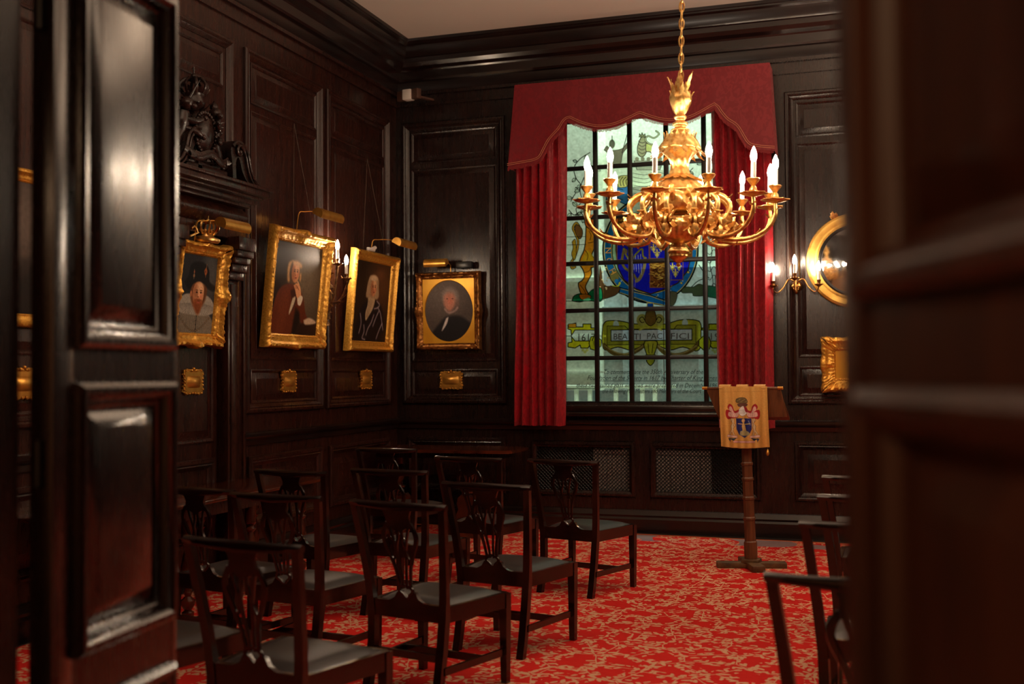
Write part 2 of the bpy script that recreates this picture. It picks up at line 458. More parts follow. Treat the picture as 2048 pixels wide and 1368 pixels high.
# frieze mouldings and window architrave
for (z0, z1, p) in ((4.355, 4.385, .02), (4.47, 4.50, .03)):
    mb.box(-4.81, D - p, z0, RX, D, z1)
mb.ring(WX0 - .12, WZ0 - .1, WX1 + .12, WZ1 + .1, [(0, 0), (0, .03), (.03, .04), (.06, .02), (.12, .015), (.12, 0)], TB)
struct(mb.build('wall_back', 'panelling'))
# left wall
mb = MB()
mb.box(-5.1, NY, 0, W, D + .3, H)
for a, b in ((7.79, 9.10), (9.18, 10.56), (4.55, 6.05), (3.0, 4.4)):
    bay(mb, TL, a, b)
for (z0, z1, p) in ((4.355, 4.385, .02), (4.47, 4.50, .03)):
    mb.box(W, NY, z0, W + p, D, z1)
# tall panels above the doorcase
mb.ring(6.42, 3.25, 7.62, 4.18, BOL, TL); mb.ring(6.55, 3.78, 7.49, 4.06, SML, TL); mb.field(6.58, 3.81, 7.46, 4.03, .045, .016, TL)
# raised panel below the small portrait
mb.ring(6.68, 1.05, 7.36, 2.5, SML, TL)
mb.field(6.72, 1.09, 7.32, 2.46, .05, .018, TL)
mb.ring(6.68, .30, 7.36, .93, BOL, TL)
struct(mb.build('wall_left', 'panelling_red'))
mb = MB()
mb.box(RX, NY, 0, RX + .3, D + .3, H)
TR = Matrix.Translation((RX, 0, 0)) @ Matrix.Rotation(-PI / 2, 4, 'Z')
for a, b in ((-10.5, -9.1), (-9.0, -7.6), (-7.5, -6.1), (-6, -4.6), (-4.5, -3.1)):
    bay(mb, TR, a, b)
struct(mb.build('wall_right', 'panelling'))
# doorway wall, thick
OX0, OX1, OZ = -1.752, 0.30, 2.75
mb = MB()
mb.box(-5.1, NY - .15, 0, OX0, NY, H)
mb.box(OX1, .45, 0, RX + .3, NY, H)
mb.box(OX0, .45, OZ, OX1, NY, H)
mb.box(-2.6, .45, 0, OX0 - .35, NY - .1, H)
struct(mb.build('wall_front', 'panelling'))
mb = MB()
mb.box(-2.7, -2.1, 0, -2.6, .5, 3.1).box(2.4, -2.1, 0, 2.5, .5, 3.1).box(-2.7, -2.2, 0, 2.5, -2.1, 3.1)
struct(mb.build('wall_lobby', 'lobby_paint'))
struct(MB().box(-2.7, -2.2, 3.1, 2.5, .5, 3.2).build('ceiling_lobby', 'ceiling_paint'))
# cornice, dado rail, skirting
CORN = [(0, 4.49), (.03, 4.50), (.035, 4.52), (.04, 4.60), (.075, 4.605), (.085, 4.625), (.09, 4.70), (.10, 4.715), (.14, 4.74), (.165, 4.775),
        (.17, 4.82), (.19, 4.828), (.20, 4.85), (.21, 4.935), (.235, 4.95), (.24, 4.965), (.25, 4.97), (.255, 5.0), (0, 5.0)]
DADO = [(0, .985), (.02, .99), (.03, 1.03), (.05, 1.045), (.06, 1.06), (.06, 1.08), (.045, 1.09), (0, 1.095)]
SKIRT = [(0, 0), (.06, 0), (.06, .13), (.045, .15), (.05, .17), (.035, .195), (.02, .215), (.0, .22)]
n = 0
for prof, kind in ((CORN, 'trim'), (DADO, 'trim'), (SKIRT, 'baseboard')):
    for side in ('back', 'left', 'right'):
        T = {'back': TB, 'left': TL, 'right': TR}[side]
        a, b = {'back': (W, RX), 'left': (NY, D), 'right': (-D, -NY)}[side]
        n += 1
        segs = [(a, b)]
        if side == 'left' and prof is not CORN: segs = [(a, 6.24), (7.74, b)]
        mb = MB()
        for (u, v) in segs:
            mb.prism([(-p, z) for p, z in prof], u, v, T, axis='x')
        nm = 'baseboard_' + side if kind == 'baseboard' else 'trim_%d' % n
        struct(mb.build(nm, 'moulded_wood', angle=20))
# window sill shelf
struct(MB().box(-3.45, D - .10, 1.125, -1.02, D, 1.165, bev=.01).box(-3.4, D - .05, 1.165, -1.05, D + .02, 1.232, bev=.008).build('trim_window_sill', 'moulded_wood'))
# plaster cove strip
# doorcase round the small portrait
mb = MB()
def dbox(y0, y1, z0, z1, p, bev=.006, m=mb):
    m.box(W, y0, z0, W + p, y1, z1, bev=bev)
CY_ = 7.02
for s in (-1, 1):
    f = lambda a, b: tuple(sorted((CY_ + s * a, CY_ + s * b)))
    dbox(*f(.40, .56), 0, 2.42, .10)
    dbox(*f(.56, .66), 0, 2.86, .06); dbox(*f(.66, .70), 0, 2.80, .075); dbox(*f(.70, .72), 0, 2.80, .05)
    dbox(*f(.43, .53), .35, 2.25, .112)
    # stepped console brackets
    for i, (z0, z1, p) in enumerate(((2.28, 2.34, .14), (2.34, 2.40, .17), (2.40, 2.45, .20), (2.45, 2.50, .23), (2.50, 2.60, .25))):
        dbox(*f(.36 - .01 * i, .56), z0, z1, p)
dbox(CY_ - .62, CY_ + .62, 2.60, 2.68, .12); dbox(CY_ - .62, CY_ + .62, 2.585, 2.60, .15)
# bulging frieze
pr = [(0, 2.68)] + [(.12 + .07 * math.sin(PI * i / 10), 2.68 + .16 * i / 10) for i in range(11)] + [(0, 2.84)]
mb.prism([(-p, z) for p, z in pr], CY_ - .55, CY_ + .55, TL, axis='x')
for (z0, z1, p, hw) in ((2.84, 2.865, .20, .56), (2.865, 2.90, .24, .58), (2.90, 2.92, .29, .60), (2.92, 2.965, .34, .63), (2.965, 2.99, .36, .65)):
    dbox(CY_ - hw, CY_ + hw, z0, z1, p)
struct(mb.build('trim_doorcase', 'panelling_red'))
# scrolled pediment ends
mb = MB()
for s in (-1, 1):
    outer = spline([(.20, 0, 3.02), (.19, 0, 3.16), (.17, 0, 3.27), (.21, 0, 3.35), (.30, 0, 3.36), (.375, 0, 3.29), (.41, 0, 3.18), (.46, 0, 3.08), (.55, 0, 3.01), (.62, 0, 2.99)], 5)
    inner = spline([(.46, 0, 2.99), (.40, 0, 3.02), (.33, 0, 3.10), (.30, 0, 3.18), (.27, 0, 3.22), (.24, 0, 3.16), (.25, 0, 3.0)], 4)
    for p in outer + inner: p.z = 2.99 + (p.z - 2.99) * .84
    poly = [(CY_ + s * p.x, p.z) for p in outer] + [(CY_ + s * p.x, p.z) for p in inner]
    mb.prism(poly, W + .02, W + .27, None, axis='x')
    rib = [(W + .285, CY_ + s * (p.x), p.z - .012) for p in outer[12:]]
    mb.tube(rib, .013, 8)
    rib = [(W + .285, CY_ + s * (p.x - .028), p.z - .03) for p in outer[14:-4]]
    mb.tube(rib, .009, 8)
    # volute
    vol = [(W + .285, CY_ + s * (.275 + (.062 - .0042 * i) * math.cos(-i * .55)), 3.22 + (.062 - .0042 * i) * math.sin(i * .55)) for i in range(14)]
    mb.tube(vol, [.012] * 8 + [.010] * 6, 8)
    mb.ball((W + .285, CY_ + s * .275, 3.22), .018, 8)
o = struct(mb.build('trim_pediment', 'carved_wood', angle=45))

# ---- the window
YG = D + .075
w1 = struct(empty('window_1', ((WX0 + WX1) / 2, D, WZ0)))
def wchild(mb, name, mats, **k):
    o = mb.build(name, mats, **k); o.parent = w1; o.matrix_parent_inverse = Matrix.Translation(-w1.location); return o
mb = MB()
mb.box(WX0, D + .0, WZ0, WX0 + .05, D + .10, WZ1).box(WX1 - .05, D, WZ0, WX1, D + .10, WZ1)
mb.box(WX0, D + .0, WZ0, WX1, D + .10, WZ0 + .035).box(WX0, D, WZ1 - .05, WX1, D + .10, WZ1)
wchild(mb, 'window_frame', 'black_paint')
for x in (-2.661, -2.313, -1.952, -1.585):
    wchild(MB().box(x - .024, D + .012, WZ0 + .03, x + .024, D + .05, WZ1 - .04, bev=.008), 'muntin', 'black_paint')
for z in (1.698, 2.172, 2.642, 3.099, 3.596, 4.07):
    wchild(MB().box(WX0 + .04, D + .016, z - .022, WX1 - .04, D + .046, z + .022, bev=.008), 'glazing_bar', 'black_paint')

# ---- light well behind the window
def ext(name, mb, m_):
    return struct(mb.build(name, m_))
mb = MB()
mb.box(-6, 12.6, -1, 2, 12.8, 8)
mb.box(-3.55, 12.2, -1, -2.98, 12.6, 7)
mb.box(-6, 12.45, 3.58, -2.4, 12.62, 3.66).box(-3.6, 12.15, 2.58, -2.95, 12.2, 2.62)
for z in (1.55, 1.95, 2.36): mb.box(-3.6, 12.17, z, -2.9, 12.2, z + .02)
mb.box(-6, 10.9 + .25, -.2, 2, 12.8, 0.9)
ext('wall_outside', mb, 'outside_white')
mb = MB()
mb.box(-2.98, 12.45, 1.0, -1.0, 12.6, 2.72)
for x in (-2.75, -2.35, -2.28, -1.9, -1.5): mb.box(x, 12.38, 1.0, x + .06, 12.46, 2.6)
mb.box(-2.98, 12.36, 2.24, -1.0, 12.47, 2.30)
ext('wall_outside_bay', mb, 'outside_grey')
mb = MB()
mb.box(-3.9, 11.9, .9, -.9, 11.96, 1.36)
ext('wall_outside_parapet', mb, 'outside_dark')
rl = empty('railing', (-2.4, 11.8, .9)); tag(rl, 'white painted railing outside the window, behind the lowest panes', 'railing')
o = MB().box(-3.9, 11.74, 1.385, -2.05, 11.80, 1.42, bev=.005).build('top_rail', 'outside_white', parent=rl); o.matrix_parent_inverse = Matrix.Translation(-rl.location)
for px in (1110, 1153, 1180, 1232, 1260, 1285, 1310):
    x = on_y(px, 795, 11.77).x
    o = MB().box(x - .022, 11.75, .9, x + .022, 11.79, 1.385, bev=.004).build('post', 'outside_white', parent=rl); o.matrix_parent_inverse = Matrix.Translation(-rl.location)

# ================================================================== painting onto flat things
def lin(c):
    c = np.asarray(c, float) / 255.
    return np.where(c <= .04045, c / 12.92, ((c + .055) / 1.055) ** 2.4)
class Paint:
    # a small raster painter; coordinates in the units of (x0, y0)-(x1, y1), y downwards
    def __init__(s, x0, y0, x1, y1, nx, ny, bg):
        s.x0, s.y0, s.x1, s.y1, s.nx, s.ny = x0, y0, x1, y1, nx, ny
        s.X, s.Y = np.meshgrid(np.linspace(x0, x1, nx), np.linspace(y0, y1, ny))
        s.C = np.zeros((ny, nx, 3)); s.C[:] = bg
        s.px = (x1 - x0) / nx
    def _win(s, xs, ys, pad):
        i0 = max(0, int((min(xs) - pad - s.x0) / (s.x1 - s.x0) * s.nx)); i1 = min(s.nx, int((max(xs) + pad - s.x0) / (s.x1 - s.x0) * s.nx) + 2)
        j0 = max(0, int((min(ys) - pad - s.y0) / (s.y1 - s.y0) * s.ny)); j1 = min(s.ny, int((max(ys) + pad - s.y0) / (s.y1 - s.y0) * s.ny) + 2)
        return slice(j0, max(j0, j1)), slice(i0, max(i0, i1))
    def _mix(s, w, m, col, a=1.0):
        if m.size: s.C[w] = s.C[w] + (np.asarray(col, float) - s.C[w]) * (np.clip(m, 0, 1) * a)[..., None]
    def seg(s, w, P, closed):
        X, Y = s.X[w], s.Y[w]; d = np.full(X.shape, 1e9); ins = np.zeros(X.shape, bool)
        n = len(P)
        for i in range(n if closed else n - 1):
            ax, ay = P[i]; bx, by = P[(i + 1) % n]
            dx, dy = bx - ax, by - ay; L = dx * dx + dy * dy + 1e-12
            t = np.clip(((X - ax) * dx + (Y - ay) * dy) / L, 0, 1)
            d = np.minimum(d, np.hypot(X - ax - t * dx, Y - ay - t * dy))
            if closed and ay != by:
                c = (ay > Y) != (by > Y)
                ins ^= c & (X < (bx - ax) * (Y - ay) / (by - ay) + ax)
        return d, ins
    def poly(s, P, col, soft=None, a=1.0, edge=None, ew=1.0):
        soft = soft or s.px
        xs, ys = zip(*P); w = s._win(xs, ys, soft + ew * 2)
        d, ins = s.seg(w, P, True); sd = np.where(ins, -d, d)
        s._mix(w, .5 - sd / soft, col, a)
        if edge is not None: s._mix(w, (ew / 2 - d) / s.px + .5, edge)
        return s
    def line(s, P, width, col, a=1.0, soft=None, closed=False):
        soft = soft or s.px
        xs, ys = zip(*P); w = s._win(xs, ys, width + soft)
        d, _ = s.seg(w, P, closed)
        s._mix(w, (width / 2 - d) / soft + .5, col, a); return s
    def curve(s, P, width, col, a=1.0, k=5, soft=None):
        return s.line([(p.x, p.y) for p in spline([(x, y, 0) for x, y in P], k)], width, col, a, soft)
    def blob(s, P, col, soft=None, a=1.0, edge=None, ew=1.0):
        Q = [(x, y, 0) for x, y in P]; Q = Q + [Q[0]]
        return s.poly([(p.x, p.y) for p in spline(Q, 4)[:-1]], col, soft, a, edge, ew)
    def ell(s, cx, cy, rx, ry, col, soft=.15, a=1.0, rot=0.0):
        R_ = max(rx, ry) * (1 + soft)
        w = s._win((cx - R_, cx + R_), (cy - R_, cy + R_), 0)
        X, Y = s.X[w] - cx, s.Y[w] - cy
        c, n_ = math.cos(rot), math.sin(rot)
        r = np.hypot((X * c + Y * n_) / rx, (-X * n_ + Y * c) / ry)
        s._mix(w, .5 - (r - 1) / soft, col, a); return s
    def noise(s, amp, seed=1, k=3):
        r = np.random.RandomState(seed).randn(s.ny, s.nx)
        for _ in range(k): r = (r + np.roll(r, 1, 0) + np.roll(r, 1, 1) + np.roll(r, -1, 0) + np.roll(r, -1, 1)) / 5
        r /= r.std(); s.C *= (1 + amp * r)[..., None]; return s
    def mesh(s, name, place, material, parent=None, u=None):
        # place(x, y) -> point for every grid vertex (vectorised)
        P = place(s.X.ravel(), s.Y.ravel())
        nx, ny = s.nx, s.ny
        me = bpy.data.meshes.new(name)
        idx = np.arange(nx * ny).reshape(ny, nx)
        q = np.stack([idx[:-1, :-1], idx[1:, :-1], idx[1:, 1:], idx[:-1, 1:]], -1).reshape(-1, 4)
        me.vertices.add(nx * ny); me.vertices.foreach_set('co', P.astype(np.float32).ravel())
        me.loops.add(q.size); me.loops.foreach_set('vertex_index', q.ravel().astype(np.int32))
        me.polygons.add(len(q)); me.polygons.foreach_set('loop_start', np.arange(0, q.size, 4, dtype=np.int32))
        me.polygons.foreach_set('loop_total', np.full(len(q), 4, np.int32))
        me.update(calc_edges=True)
        at = me.color_attributes.new('paint', 'FLOAT_COLOR', 'POINT')
        c4 = np.ones((nx * ny, 4), np.float32); c4[:, :3] = lin(np.clip(s.C, 0, 255)).reshape(-1, 3)
        at.data.foreach_set('color', c4.ravel())
        me.materials.append(MATS[material])
        o = bpy.data.objects.new(name, me); COL.objects.link(o)
        if parent is not None: o.parent = parent
        return o
def flat_place(w, h, y=0.0, z0=0.0):
    return lambda X, Y: np.stack([(X - .5) * w, np.full(X.shape, y), z0 + (.5 - Y) * h], -1)

# ================================================================== stained glass
def glass():
    p = Paint(1098, 150, 1500, 815, 500, 830, (224, 236, 226))
    K = (16, 14, 12); GD = (214, 164, 60); BL = (22, 24, 170); GB = (24, 98, 158)
    # foliage mantling drawn in black line
    r = random.Random(3)
    def vine(P, seed, fill=None):
        q = random.Random(seed)
        p.curve(P, 1.5, K)
        S = spline([(x, y, 0) for x, y in P], 6)
        for i in range(3, len(S) - 1, 5):
            a = S[i]; t = (S[i + 1] - S[i - 1]).normalized(); nrm = Vector((-t.y, t.x, 0)) * q.choice((-1, 1))
            L = q.uniform(8, 13); b = a + nrm * L + t * q.uniform(-4, 6)
            side = Vector((-(b - a).y, (b - a).x, 0)).normalized() * L * .32
            m_ = (a + b) / 2
            pts = [(a.x, a.y), ((m_ + side).x, (m_ + side).y), (b.x, b.y), ((m_ - side).x, (m_ - side).y)]
            p.blob(pts, fill or q.choice(((206, 224, 208), (196, 214, 190), (206, 196, 110), (210, 226, 214))), edge=K, ew=1.1)
            p.curve([(a.x, a.y), (m_.x + 1, m_.y), (b.x, b.y)], .8, K)
    vine([(1180, 305), (1160, 318), (1148, 336), (1152, 356), (1162, 372), (1150, 388), (1142, 402)], 1)
    vine([(1200, 330), (1186, 345), (1170, 352), (1160, 380), (1164, 402), (1152, 418), (1160, 440)], 2)
    vine([(1138, 420), (1148, 430), (1160, 424), (1170, 436), (1182, 440)], 5)
    vine([(1385, 300), (1400, 318), (1412, 340), (1402, 360), (1416, 378), (1424, 402), (1440, 420)], 3, (190, 206, 192))
    vine([(1425, 285), (1418, 305), (1432, 322), (1424, 345), (1440, 368), (1430, 400), (1445, 440)], 4, (190, 206, 192))
    for k in range(9):
        y = 452 + k * 17
        p.curve([(1412, y), (1420, y + 6), (1428, y - 4), (1438, y + 9), (1450, y)], 1.1, (40, 40, 40))
    p.curve([(1416, 470), (1424, 500), (1420, 530), (1426, 560), (1424, 590)], 1.3, K); p.curve([(1432, 470), (1438, 520), (1430, 560), (1436, 590)], 1.3, K)
    p.curve([(1398, 530), (1410, 548), (1418, 556)], 1.4, K); p.curve([(1383, 574), (1396, 562), (1412, 556)], 1.4, K)
    # crest: lion on a crown, and an armed figure
    p.ell(1238, 350, 58, 46, (150, 150, 134), .5, .55)
    p.blob([(1208, 300), (1214, 292), (1222, 300), (1234, 300), (1246, 296), (1254, 286), (1258, 292), (1246, 306), (1240, 330), (1222, 330), (1216, 308)], (96, 92, 78), edge=K)
    p.ell(1224, 288, 6, 9, (84, 82, 72)); p.line([(1224, 272), (1224, 282)], 1.5, K)
    p.line([(1244, 306), (1254, 270)], 1.4, K)
    p.blob([(1279, 281), (1284, 273), (1291, 276), (1294, 290), (1292, 306), (1284, 314), (1276, 308), (1275, 294)], (140, 140, 110), edge=K, ew=1.6)
    for k in range(4): p.curve([(1277, 282 + 7 * k), (1284, 286 + 7 * k), (1292, 283 + 7 * k)], 1, K)
    p.poly([(1278, 274), (1279, 267), (1282, 271), (1284, 265), (1287, 271), (1290, 267), (1291, 274)], (120, 120, 90), edge=K)
    p.blob([(1292, 286), (1304, 290), (1313, 292), (1318, 302), (1312, 314), (1300, 304), (1292, 302)], (176, 184, 110), edge=K, ew=1.4)
    p.blob([(1306, 300), (1318, 304), (1322, 318), (1314, 324), (1308, 312)], (168, 176, 110), edge=K)
    p.curve([(1314, 290), (1300, 288), (1291, 280), (1296, 272), (1308, 276), (1318, 268), (1312, 262)], 3.4, K)
    p.curve([(1314, 290), (1300, 288), (1291, 280), (1296, 272), (1308, 276), (1318, 268), (1312, 262)], 1.4, (180, 188, 150))
    p.poly([(1268, 322), (1326, 322), (1320, 340), (1274, 340)], (150, 150, 136), edge=K)
    for k in range(5): p.ell(1274 + 11.5 * k, 318, 4, 4, (120, 120, 100))
    p.poly([(1262, 340), (1340, 340), (1336, 400), (1268, 400)], (172, 178, 160), a=.7)
    for k in range(7): p.curve([(1266, 346 + 8 * k), (1290, 350 + 8 * k), (1312, 344 + 8 * k), (1338, 350 + 8 * k)], 1.0, (70, 70, 64))
    # blue and gold helm mantling
    p.blob([(1212, 400), (1216, 376), (1232, 364), (1250, 356), (1262, 366), (1258, 392), (1268, 406), (1254, 410), (1240, 404), (1222, 398)], (64, 126, 190), edge=K, ew=1.4)
    p.line([(1216, 388), (1232, 394), (1246, 400)], 1.1, K); p.line([(1232, 364), (1230, 392)], 1.1, K); p.line([(1226, 374), (1246, 380)], 1.1, K)
    p.blob([(1228, 360), (1240, 352), (1256, 352), (1260, 366), (1252, 374), (1236, 374)], (150, 138, 88), edge=K)
    for k in range(5): p.curve([(1230 + 6 * k, 372), (1228 + 6 * k, 362), (1234 + 6 * k, 354)], 1.3, K)
    p.blob([(1214, 364), (1220, 356), (1228, 358), (1224, 372), (1216, 376)], (184, 164, 96), edge=K)
    p.blob([(1330, 372), (1346, 358), (1372, 366), (1384, 390), (1372, 408), (1350, 402), (1336, 392)], (60, 110, 170), edge=K)
    vine([(1386, 336), (1374, 352), (1388, 370), (1380, 390), (1392, 408), (1384, 430)], 8, (196, 206, 180))
    # garter
    cx, cy, RX_, RY_ = 1301, 500, 95, 106
    def arc(rx, ry, a0, a1, n=60): return [(cx + rx * math.cos(math.radians(a0 + (a1 - a0) * i / n)), cy + ry * math.sin(math.radians(a0 + (a1 - a0) * i / n))) for i in range(n + 1)]
    band = arc(RX_, RY_, -60, 240) + arc(RX_ - 19, RY_ - 22, 240, -60)
    p.poly(band, GB, edge=K, ew=3)
    p.line(arc(RX_ - 2.5, RY_ - 2.5, -60, 240), 1.3, GD); p.line(arc(RX_ - 16.5, RY_ - 19.5, -60, 240), 1.3, GD)
    for a in (28, 44, 64, 82, 104, 118, 136):
        q = arc(RX_ - 9.5, RY_ - 11, a, a + 1, 1)[0]; p.ell(q[0], q[1], 2.2, 2.2, GD, .6)
        p.ell(q[0] + 3, q[1] - 4, 1, 1, (220, 230, 235), .6)
    # interior of the garter and the quartered shield
    p.poly(arc(RX_ - 19, RY_ - 22, 0, 360), (150, 176, 150))
    SH = [(1232, 428), (1384, 428), (1384, 500), (1376, 540), (1356, 566), (1330, 578), (1301, 588), (1272, 578), (1248, 560), (1236, 536), (1232, 500)]
    p.poly(SH, BL, edge=(60, 34, 20), ew=2.4)
    def quarter(x0, y0, x1, y1, kind):
        c = {'b': BL, 'l': (120, 62, 24), 's': (196, 132, 34)}[kind]
        w_ = [(x0, y0), (x1, y0), (x1, y1), (x0, y1)]
        p.poly(w_, c)
        if kind == 'l':
            q = random.Random(int(x0 + y0))
            for k in range(int((x1 - x0) * (y1 - y0) / 38)):
                x = q.uniform(x0 + 3, x1 - 3); y = q.uniform(y0 + 3, y1 - 3)
                p.curve([(x - 5, y + q.uniform(-3, 3)), (x, y + q.uniform(-3, 3)), (x + 5, y + q.uniform(-3, 3))], 1.7, q.choice(((196, 140, 60), (176, 120, 50), (70, 30, 16))))
        p.line(w_, 1.6, (150, 84, 50), closed=True)
    def fleur(x, y, s_=1.0):
        c = (232, 196, 78)
        p.line([(x, y - 8 * s_), (x, y + 8 * s_)], 2.4 * s_, c)
        p.curve([(x - 5.5 * s_, y - 1 * s_), (x - 4 * s_, y - 3 * s_), (x - 1 * s_, y + 2 * s_), (x - 3 * s_, y + 5 * s_)], 1.7 * s_, c)
        p.curve([(x + 5.5 * s_, y - 1 * s_), (x + 4 * s_, y - 3 * s_), (x + 1 * s_, y + 2 * s_), (x + 3 * s_, y + 5 * s_)], 1.7 * s_, c)
        p.line([(x - 4.5 * s_, y + 2 * s_), (x + 4.5 * s_, y + 2 * s_)], 1.4 * s_, c)
    quarter(1234, 430, 1262, 490, 'l'); quarter(1268, 460, 1298, 489, 'b'); quarter(1234, 490, 1298, 520, 'b')
    quarter(1268, 430, 1298, 460, 'l')
    fleur(1275, 469, .9); fleur(1291, 469, .9); fleur(1283, 480, .9)
    quarter(1300, 428, 1336, 482, 's')
    p.blob([(1309, 468), (1306, 452), (1314, 440), (1326, 438), (1330, 450), (1322, 456), (1326, 470), (1318, 474), (1312, 462)], (170, 52, 26))
    quarter(1300, 488, 1334, 517, 'b'); fleur(1307, 496, .95); fleur(1322, 495, .95); fleur(1314, 507, .95)
    quarter(1300, 524, 1333, 575, 'l'); quarter(1337, 482, 1384, 519, 'l')
    quarter(1337, 523, 1366, 560, 'b'); fleur(1345, 534, .95); fleur(1358, 534, .9); fleur(1351, 546, .95)
    quarter(1337, 430, 1384, 480, 'b')
    # harp
    p.curve([(1248, 498), (1244, 522), (1250, 536), (1264, 546), (1274, 560)], 5, (120, 96, 46)); p.curve([(1248, 498), (1252, 510), (1262, 522), (1272, 508), (1284, 498), (1286, 512), (1292, 516)], 3.4, (128, 116, 40))
    p.curve([(1290, 518), (1288, 536), (1280, 556), (1273, 562)], 6.5, (142, 116, 76)); p.ell(1251, 503, 4, 5, (120, 90, 60))
    for k in range(6): p.line([(1256 + 5 * k, 516 - 1.5 * k), (1258 + 5 * k, 534 + 3 * k)], 1, (196, 180, 190))
    for Y0 in (430, 490, 521): p.line([(1232, Y0), (1384, Y0)], 1, (120, 70, 60), .5)
    # belt end crossing at the foot
    p.poly([(1232, 574), (1262, 586), (1300, 596), (1334, 604), (1340, 596), (1366, 560), (1352, 552), (1322, 580), (1300, 574), (1262, 566), (1246, 556)], GB, a=0.0)
    p.poly([(1240, 575), (1300, 590), (1336, 602), (1334, 612), (1296, 606), (1238, 586)], GB, edge=K, ew=1.6)
    p.line([(1242, 578), (1300, 592), (1334, 604)], 1.2, GD); p.line([(1240, 585), (1296, 604), (1332, 611)], 1.2, GD)
    p.poly([(1294, 606), (1307, 606), (1307, 628), (1294, 628)], (18, 62, 128), edge=GD, ew=1.4)
    p.blob([(1342, 582), (1354, 586), (1352, 602), (1344, 612), (1334, 604)], (92, 84, 60), edge=K)
    # buckle at left
    p.ell(1229, 552, 9, 12, (150, 130, 70), .3); p.ell(1233, 562, 4, 4, (40, 130, 200), .3); p.curve([(1226, 572), (1234, 574), (1240, 566)], 3.4, (220, 206, 50))
    # white and brown lion body low left of the belt
    p.blob([(1200, 532), (1206, 552), (1216, 568), (1230, 574), (1240, 574), (1236, 586), (1222, 594), (1198, 596), (1198, 560)], (98, 62, 34), edge=K)
    p.blob([(1204, 548), (1208, 538), (1214, 552), (1224, 568), (1214, 572), (1206, 564)], (226, 232, 236))
    for k in range(16): p.ell(1200 + r.random() * 18, 532 + r.random() * 50, 1.4, 1.4, (240, 200, 150), .5)
    # big lion at the left
    OR = (206, 126, 26)
    p.blob([(1172, 452), (1171, 480), (1168, 500), (1161, 516), (1159, 528), (1166, 540), (1169, 552), (1164, 561), (1157, 566), (1158, 576), (1163, 590), (1170, 594), (1180, 592), (1176, 586), (1171, 574), (1176, 562), (1183, 548), (1183, 536), (1194, 532), (1196, 520), (1184, 512), (1188, 498), (1194, 486), (1195, 456), (1186, 448)], OR, edge=K, ew=2)
    p.blob([(1174, 500), (1166, 516), (1162, 526), (1172, 526), (1184, 524), (1186, 512)], (204, 164, 30), a=.8)
    p.blob([(1170, 436), (1176, 430), (1190, 434), (1194, 448), (1186, 458), (1176, 456), (1170, 448)], (214, 92, 26), edge=K, ew=1.6)
    for P in ([(1178, 462), (1182, 470), (1180, 480)], [(1184, 464), (1190, 474)], [(1176, 486), (1186, 484), (1192, 478)], [(1170, 500), (1176, 510), (1174, 520)], [(1170, 545), (1178, 542), (1182, 534)], [(1160, 570), (1168, 580), (1172, 588)]):
        p.curve(P, 1.3, (90, 44, 12))
    for k in range(4): p.line([(1166 + 3.4 * k, 596 - k), (1168 + 4.2 * k, 588 - k)], 1, K)
    p.blob([(1198, 463), (1212, 466), (1226, 474), (1234, 476), (1236, 486), (1228, 488), (1220, 480), (1198, 474)], (176, 138, 34), edge=K, ew=1.6)
    for k in range(4): p.line([(1226 + 3 * k, 474), (1230 + 3 * k, 484)], .9, K)
    p.curve([(1150, 534), (1144, 536), (1142, 526), (1148, 516), (1154, 500), (1156, 482), (1150, 466), (1146, 456), (1152, 446), (1158, 452)], 5.2, K)
    p.curve([(1150, 534), (1144, 536), (1142, 526), (1148, 516), (1154, 500), (1156, 482), (1150, 466), (1146, 456), (1152, 446), (1158, 452)], 3, (186, 136, 40))
    p.blob([(1150, 452), (1156, 450), (1164, 458), (1165, 470), (1160, 478), (1154, 472), (1150, 462)], (116, 74, 36), edge=K)
    p.blob([(1144, 484), (1150, 478), (1152, 490), (1152, 512), (1148, 520), (1143, 508), (1146, 496)], (182, 140, 36), edge=K)
    # green ground
    p.blob([(1144, 602), (1148, 592), (1162, 587), (1172, 592), (1184, 580), (1202, 576), (1204, 600), (1190, 603), (1176, 600), (1160, 604)], (10, 128, 82), edge=K, ew=1.6)
    p.blob([(1158, 590), (1170, 588), (1182, 592), (1176, 600), (1162, 598)], (206, 128, 30), edge=K)
    p.poly([(1165, 600), (1178, 594), (1182, 600), (1172, 603)], (110, 220, 170))
    p.blob([(1362, 582), (1370, 574), (1386, 574), (1398, 568), (1410, 574), (1412, 590), (1388, 592), (1384, 586), (1366, 586)], (74, 84, 56), edge=K)
    p.blob([(1408, 572), (1424, 572), (1446, 580), (1446, 598), (1428, 596), (1408, 590)], (30, 96, 66), edge=K)
    # long cartouche
    YE = (190, 186, 52); YD = (158, 154, 46)
    p.blob([(1206, 650), (1214, 642), (1240, 642), (1270, 648), (1298, 646), (1330, 648), (1360, 640), (1390, 640), (1402, 650), (1402, 690), (1392, 702), (1366, 694), (1340, 700), (1312, 690), (1290, 690), (1262, 700), (1236, 694), (1210, 700), (1204, 680)], YE, edge=K, ew=1.8)
    p.ell(1232, 650, 6, 9, (200, 214, 210), .2); p.ell(1370, 646, 6, 8, (200, 214, 210), .2)
    p.poly([(1214, 652), (1250, 652), (1256, 658), (1348, 658), (1354, 650), (1392, 650), (1392, 688), (1214, 690)], YD, edge=K, ew=1)
    p.curve([(1208, 690), (1226, 706), (1252, 710), (1276, 700), (1288, 690)], 8, (116, 92, 40)); p.curve([(1314, 690), (1330, 706), (1356, 710), (1384, 700), (1398, 684)], 8, (116, 92, 40))
    for k in range(26):
        t = k / 25; x = 1210 + 76 * t; y = 692 + 16 * math.sin(PI * t); p.ell(x, y, 1.6, 1.6, (176, 150, 90), .6); p.ell(x + 106, y, 1.6, 1.6, (176, 150, 90), .6)
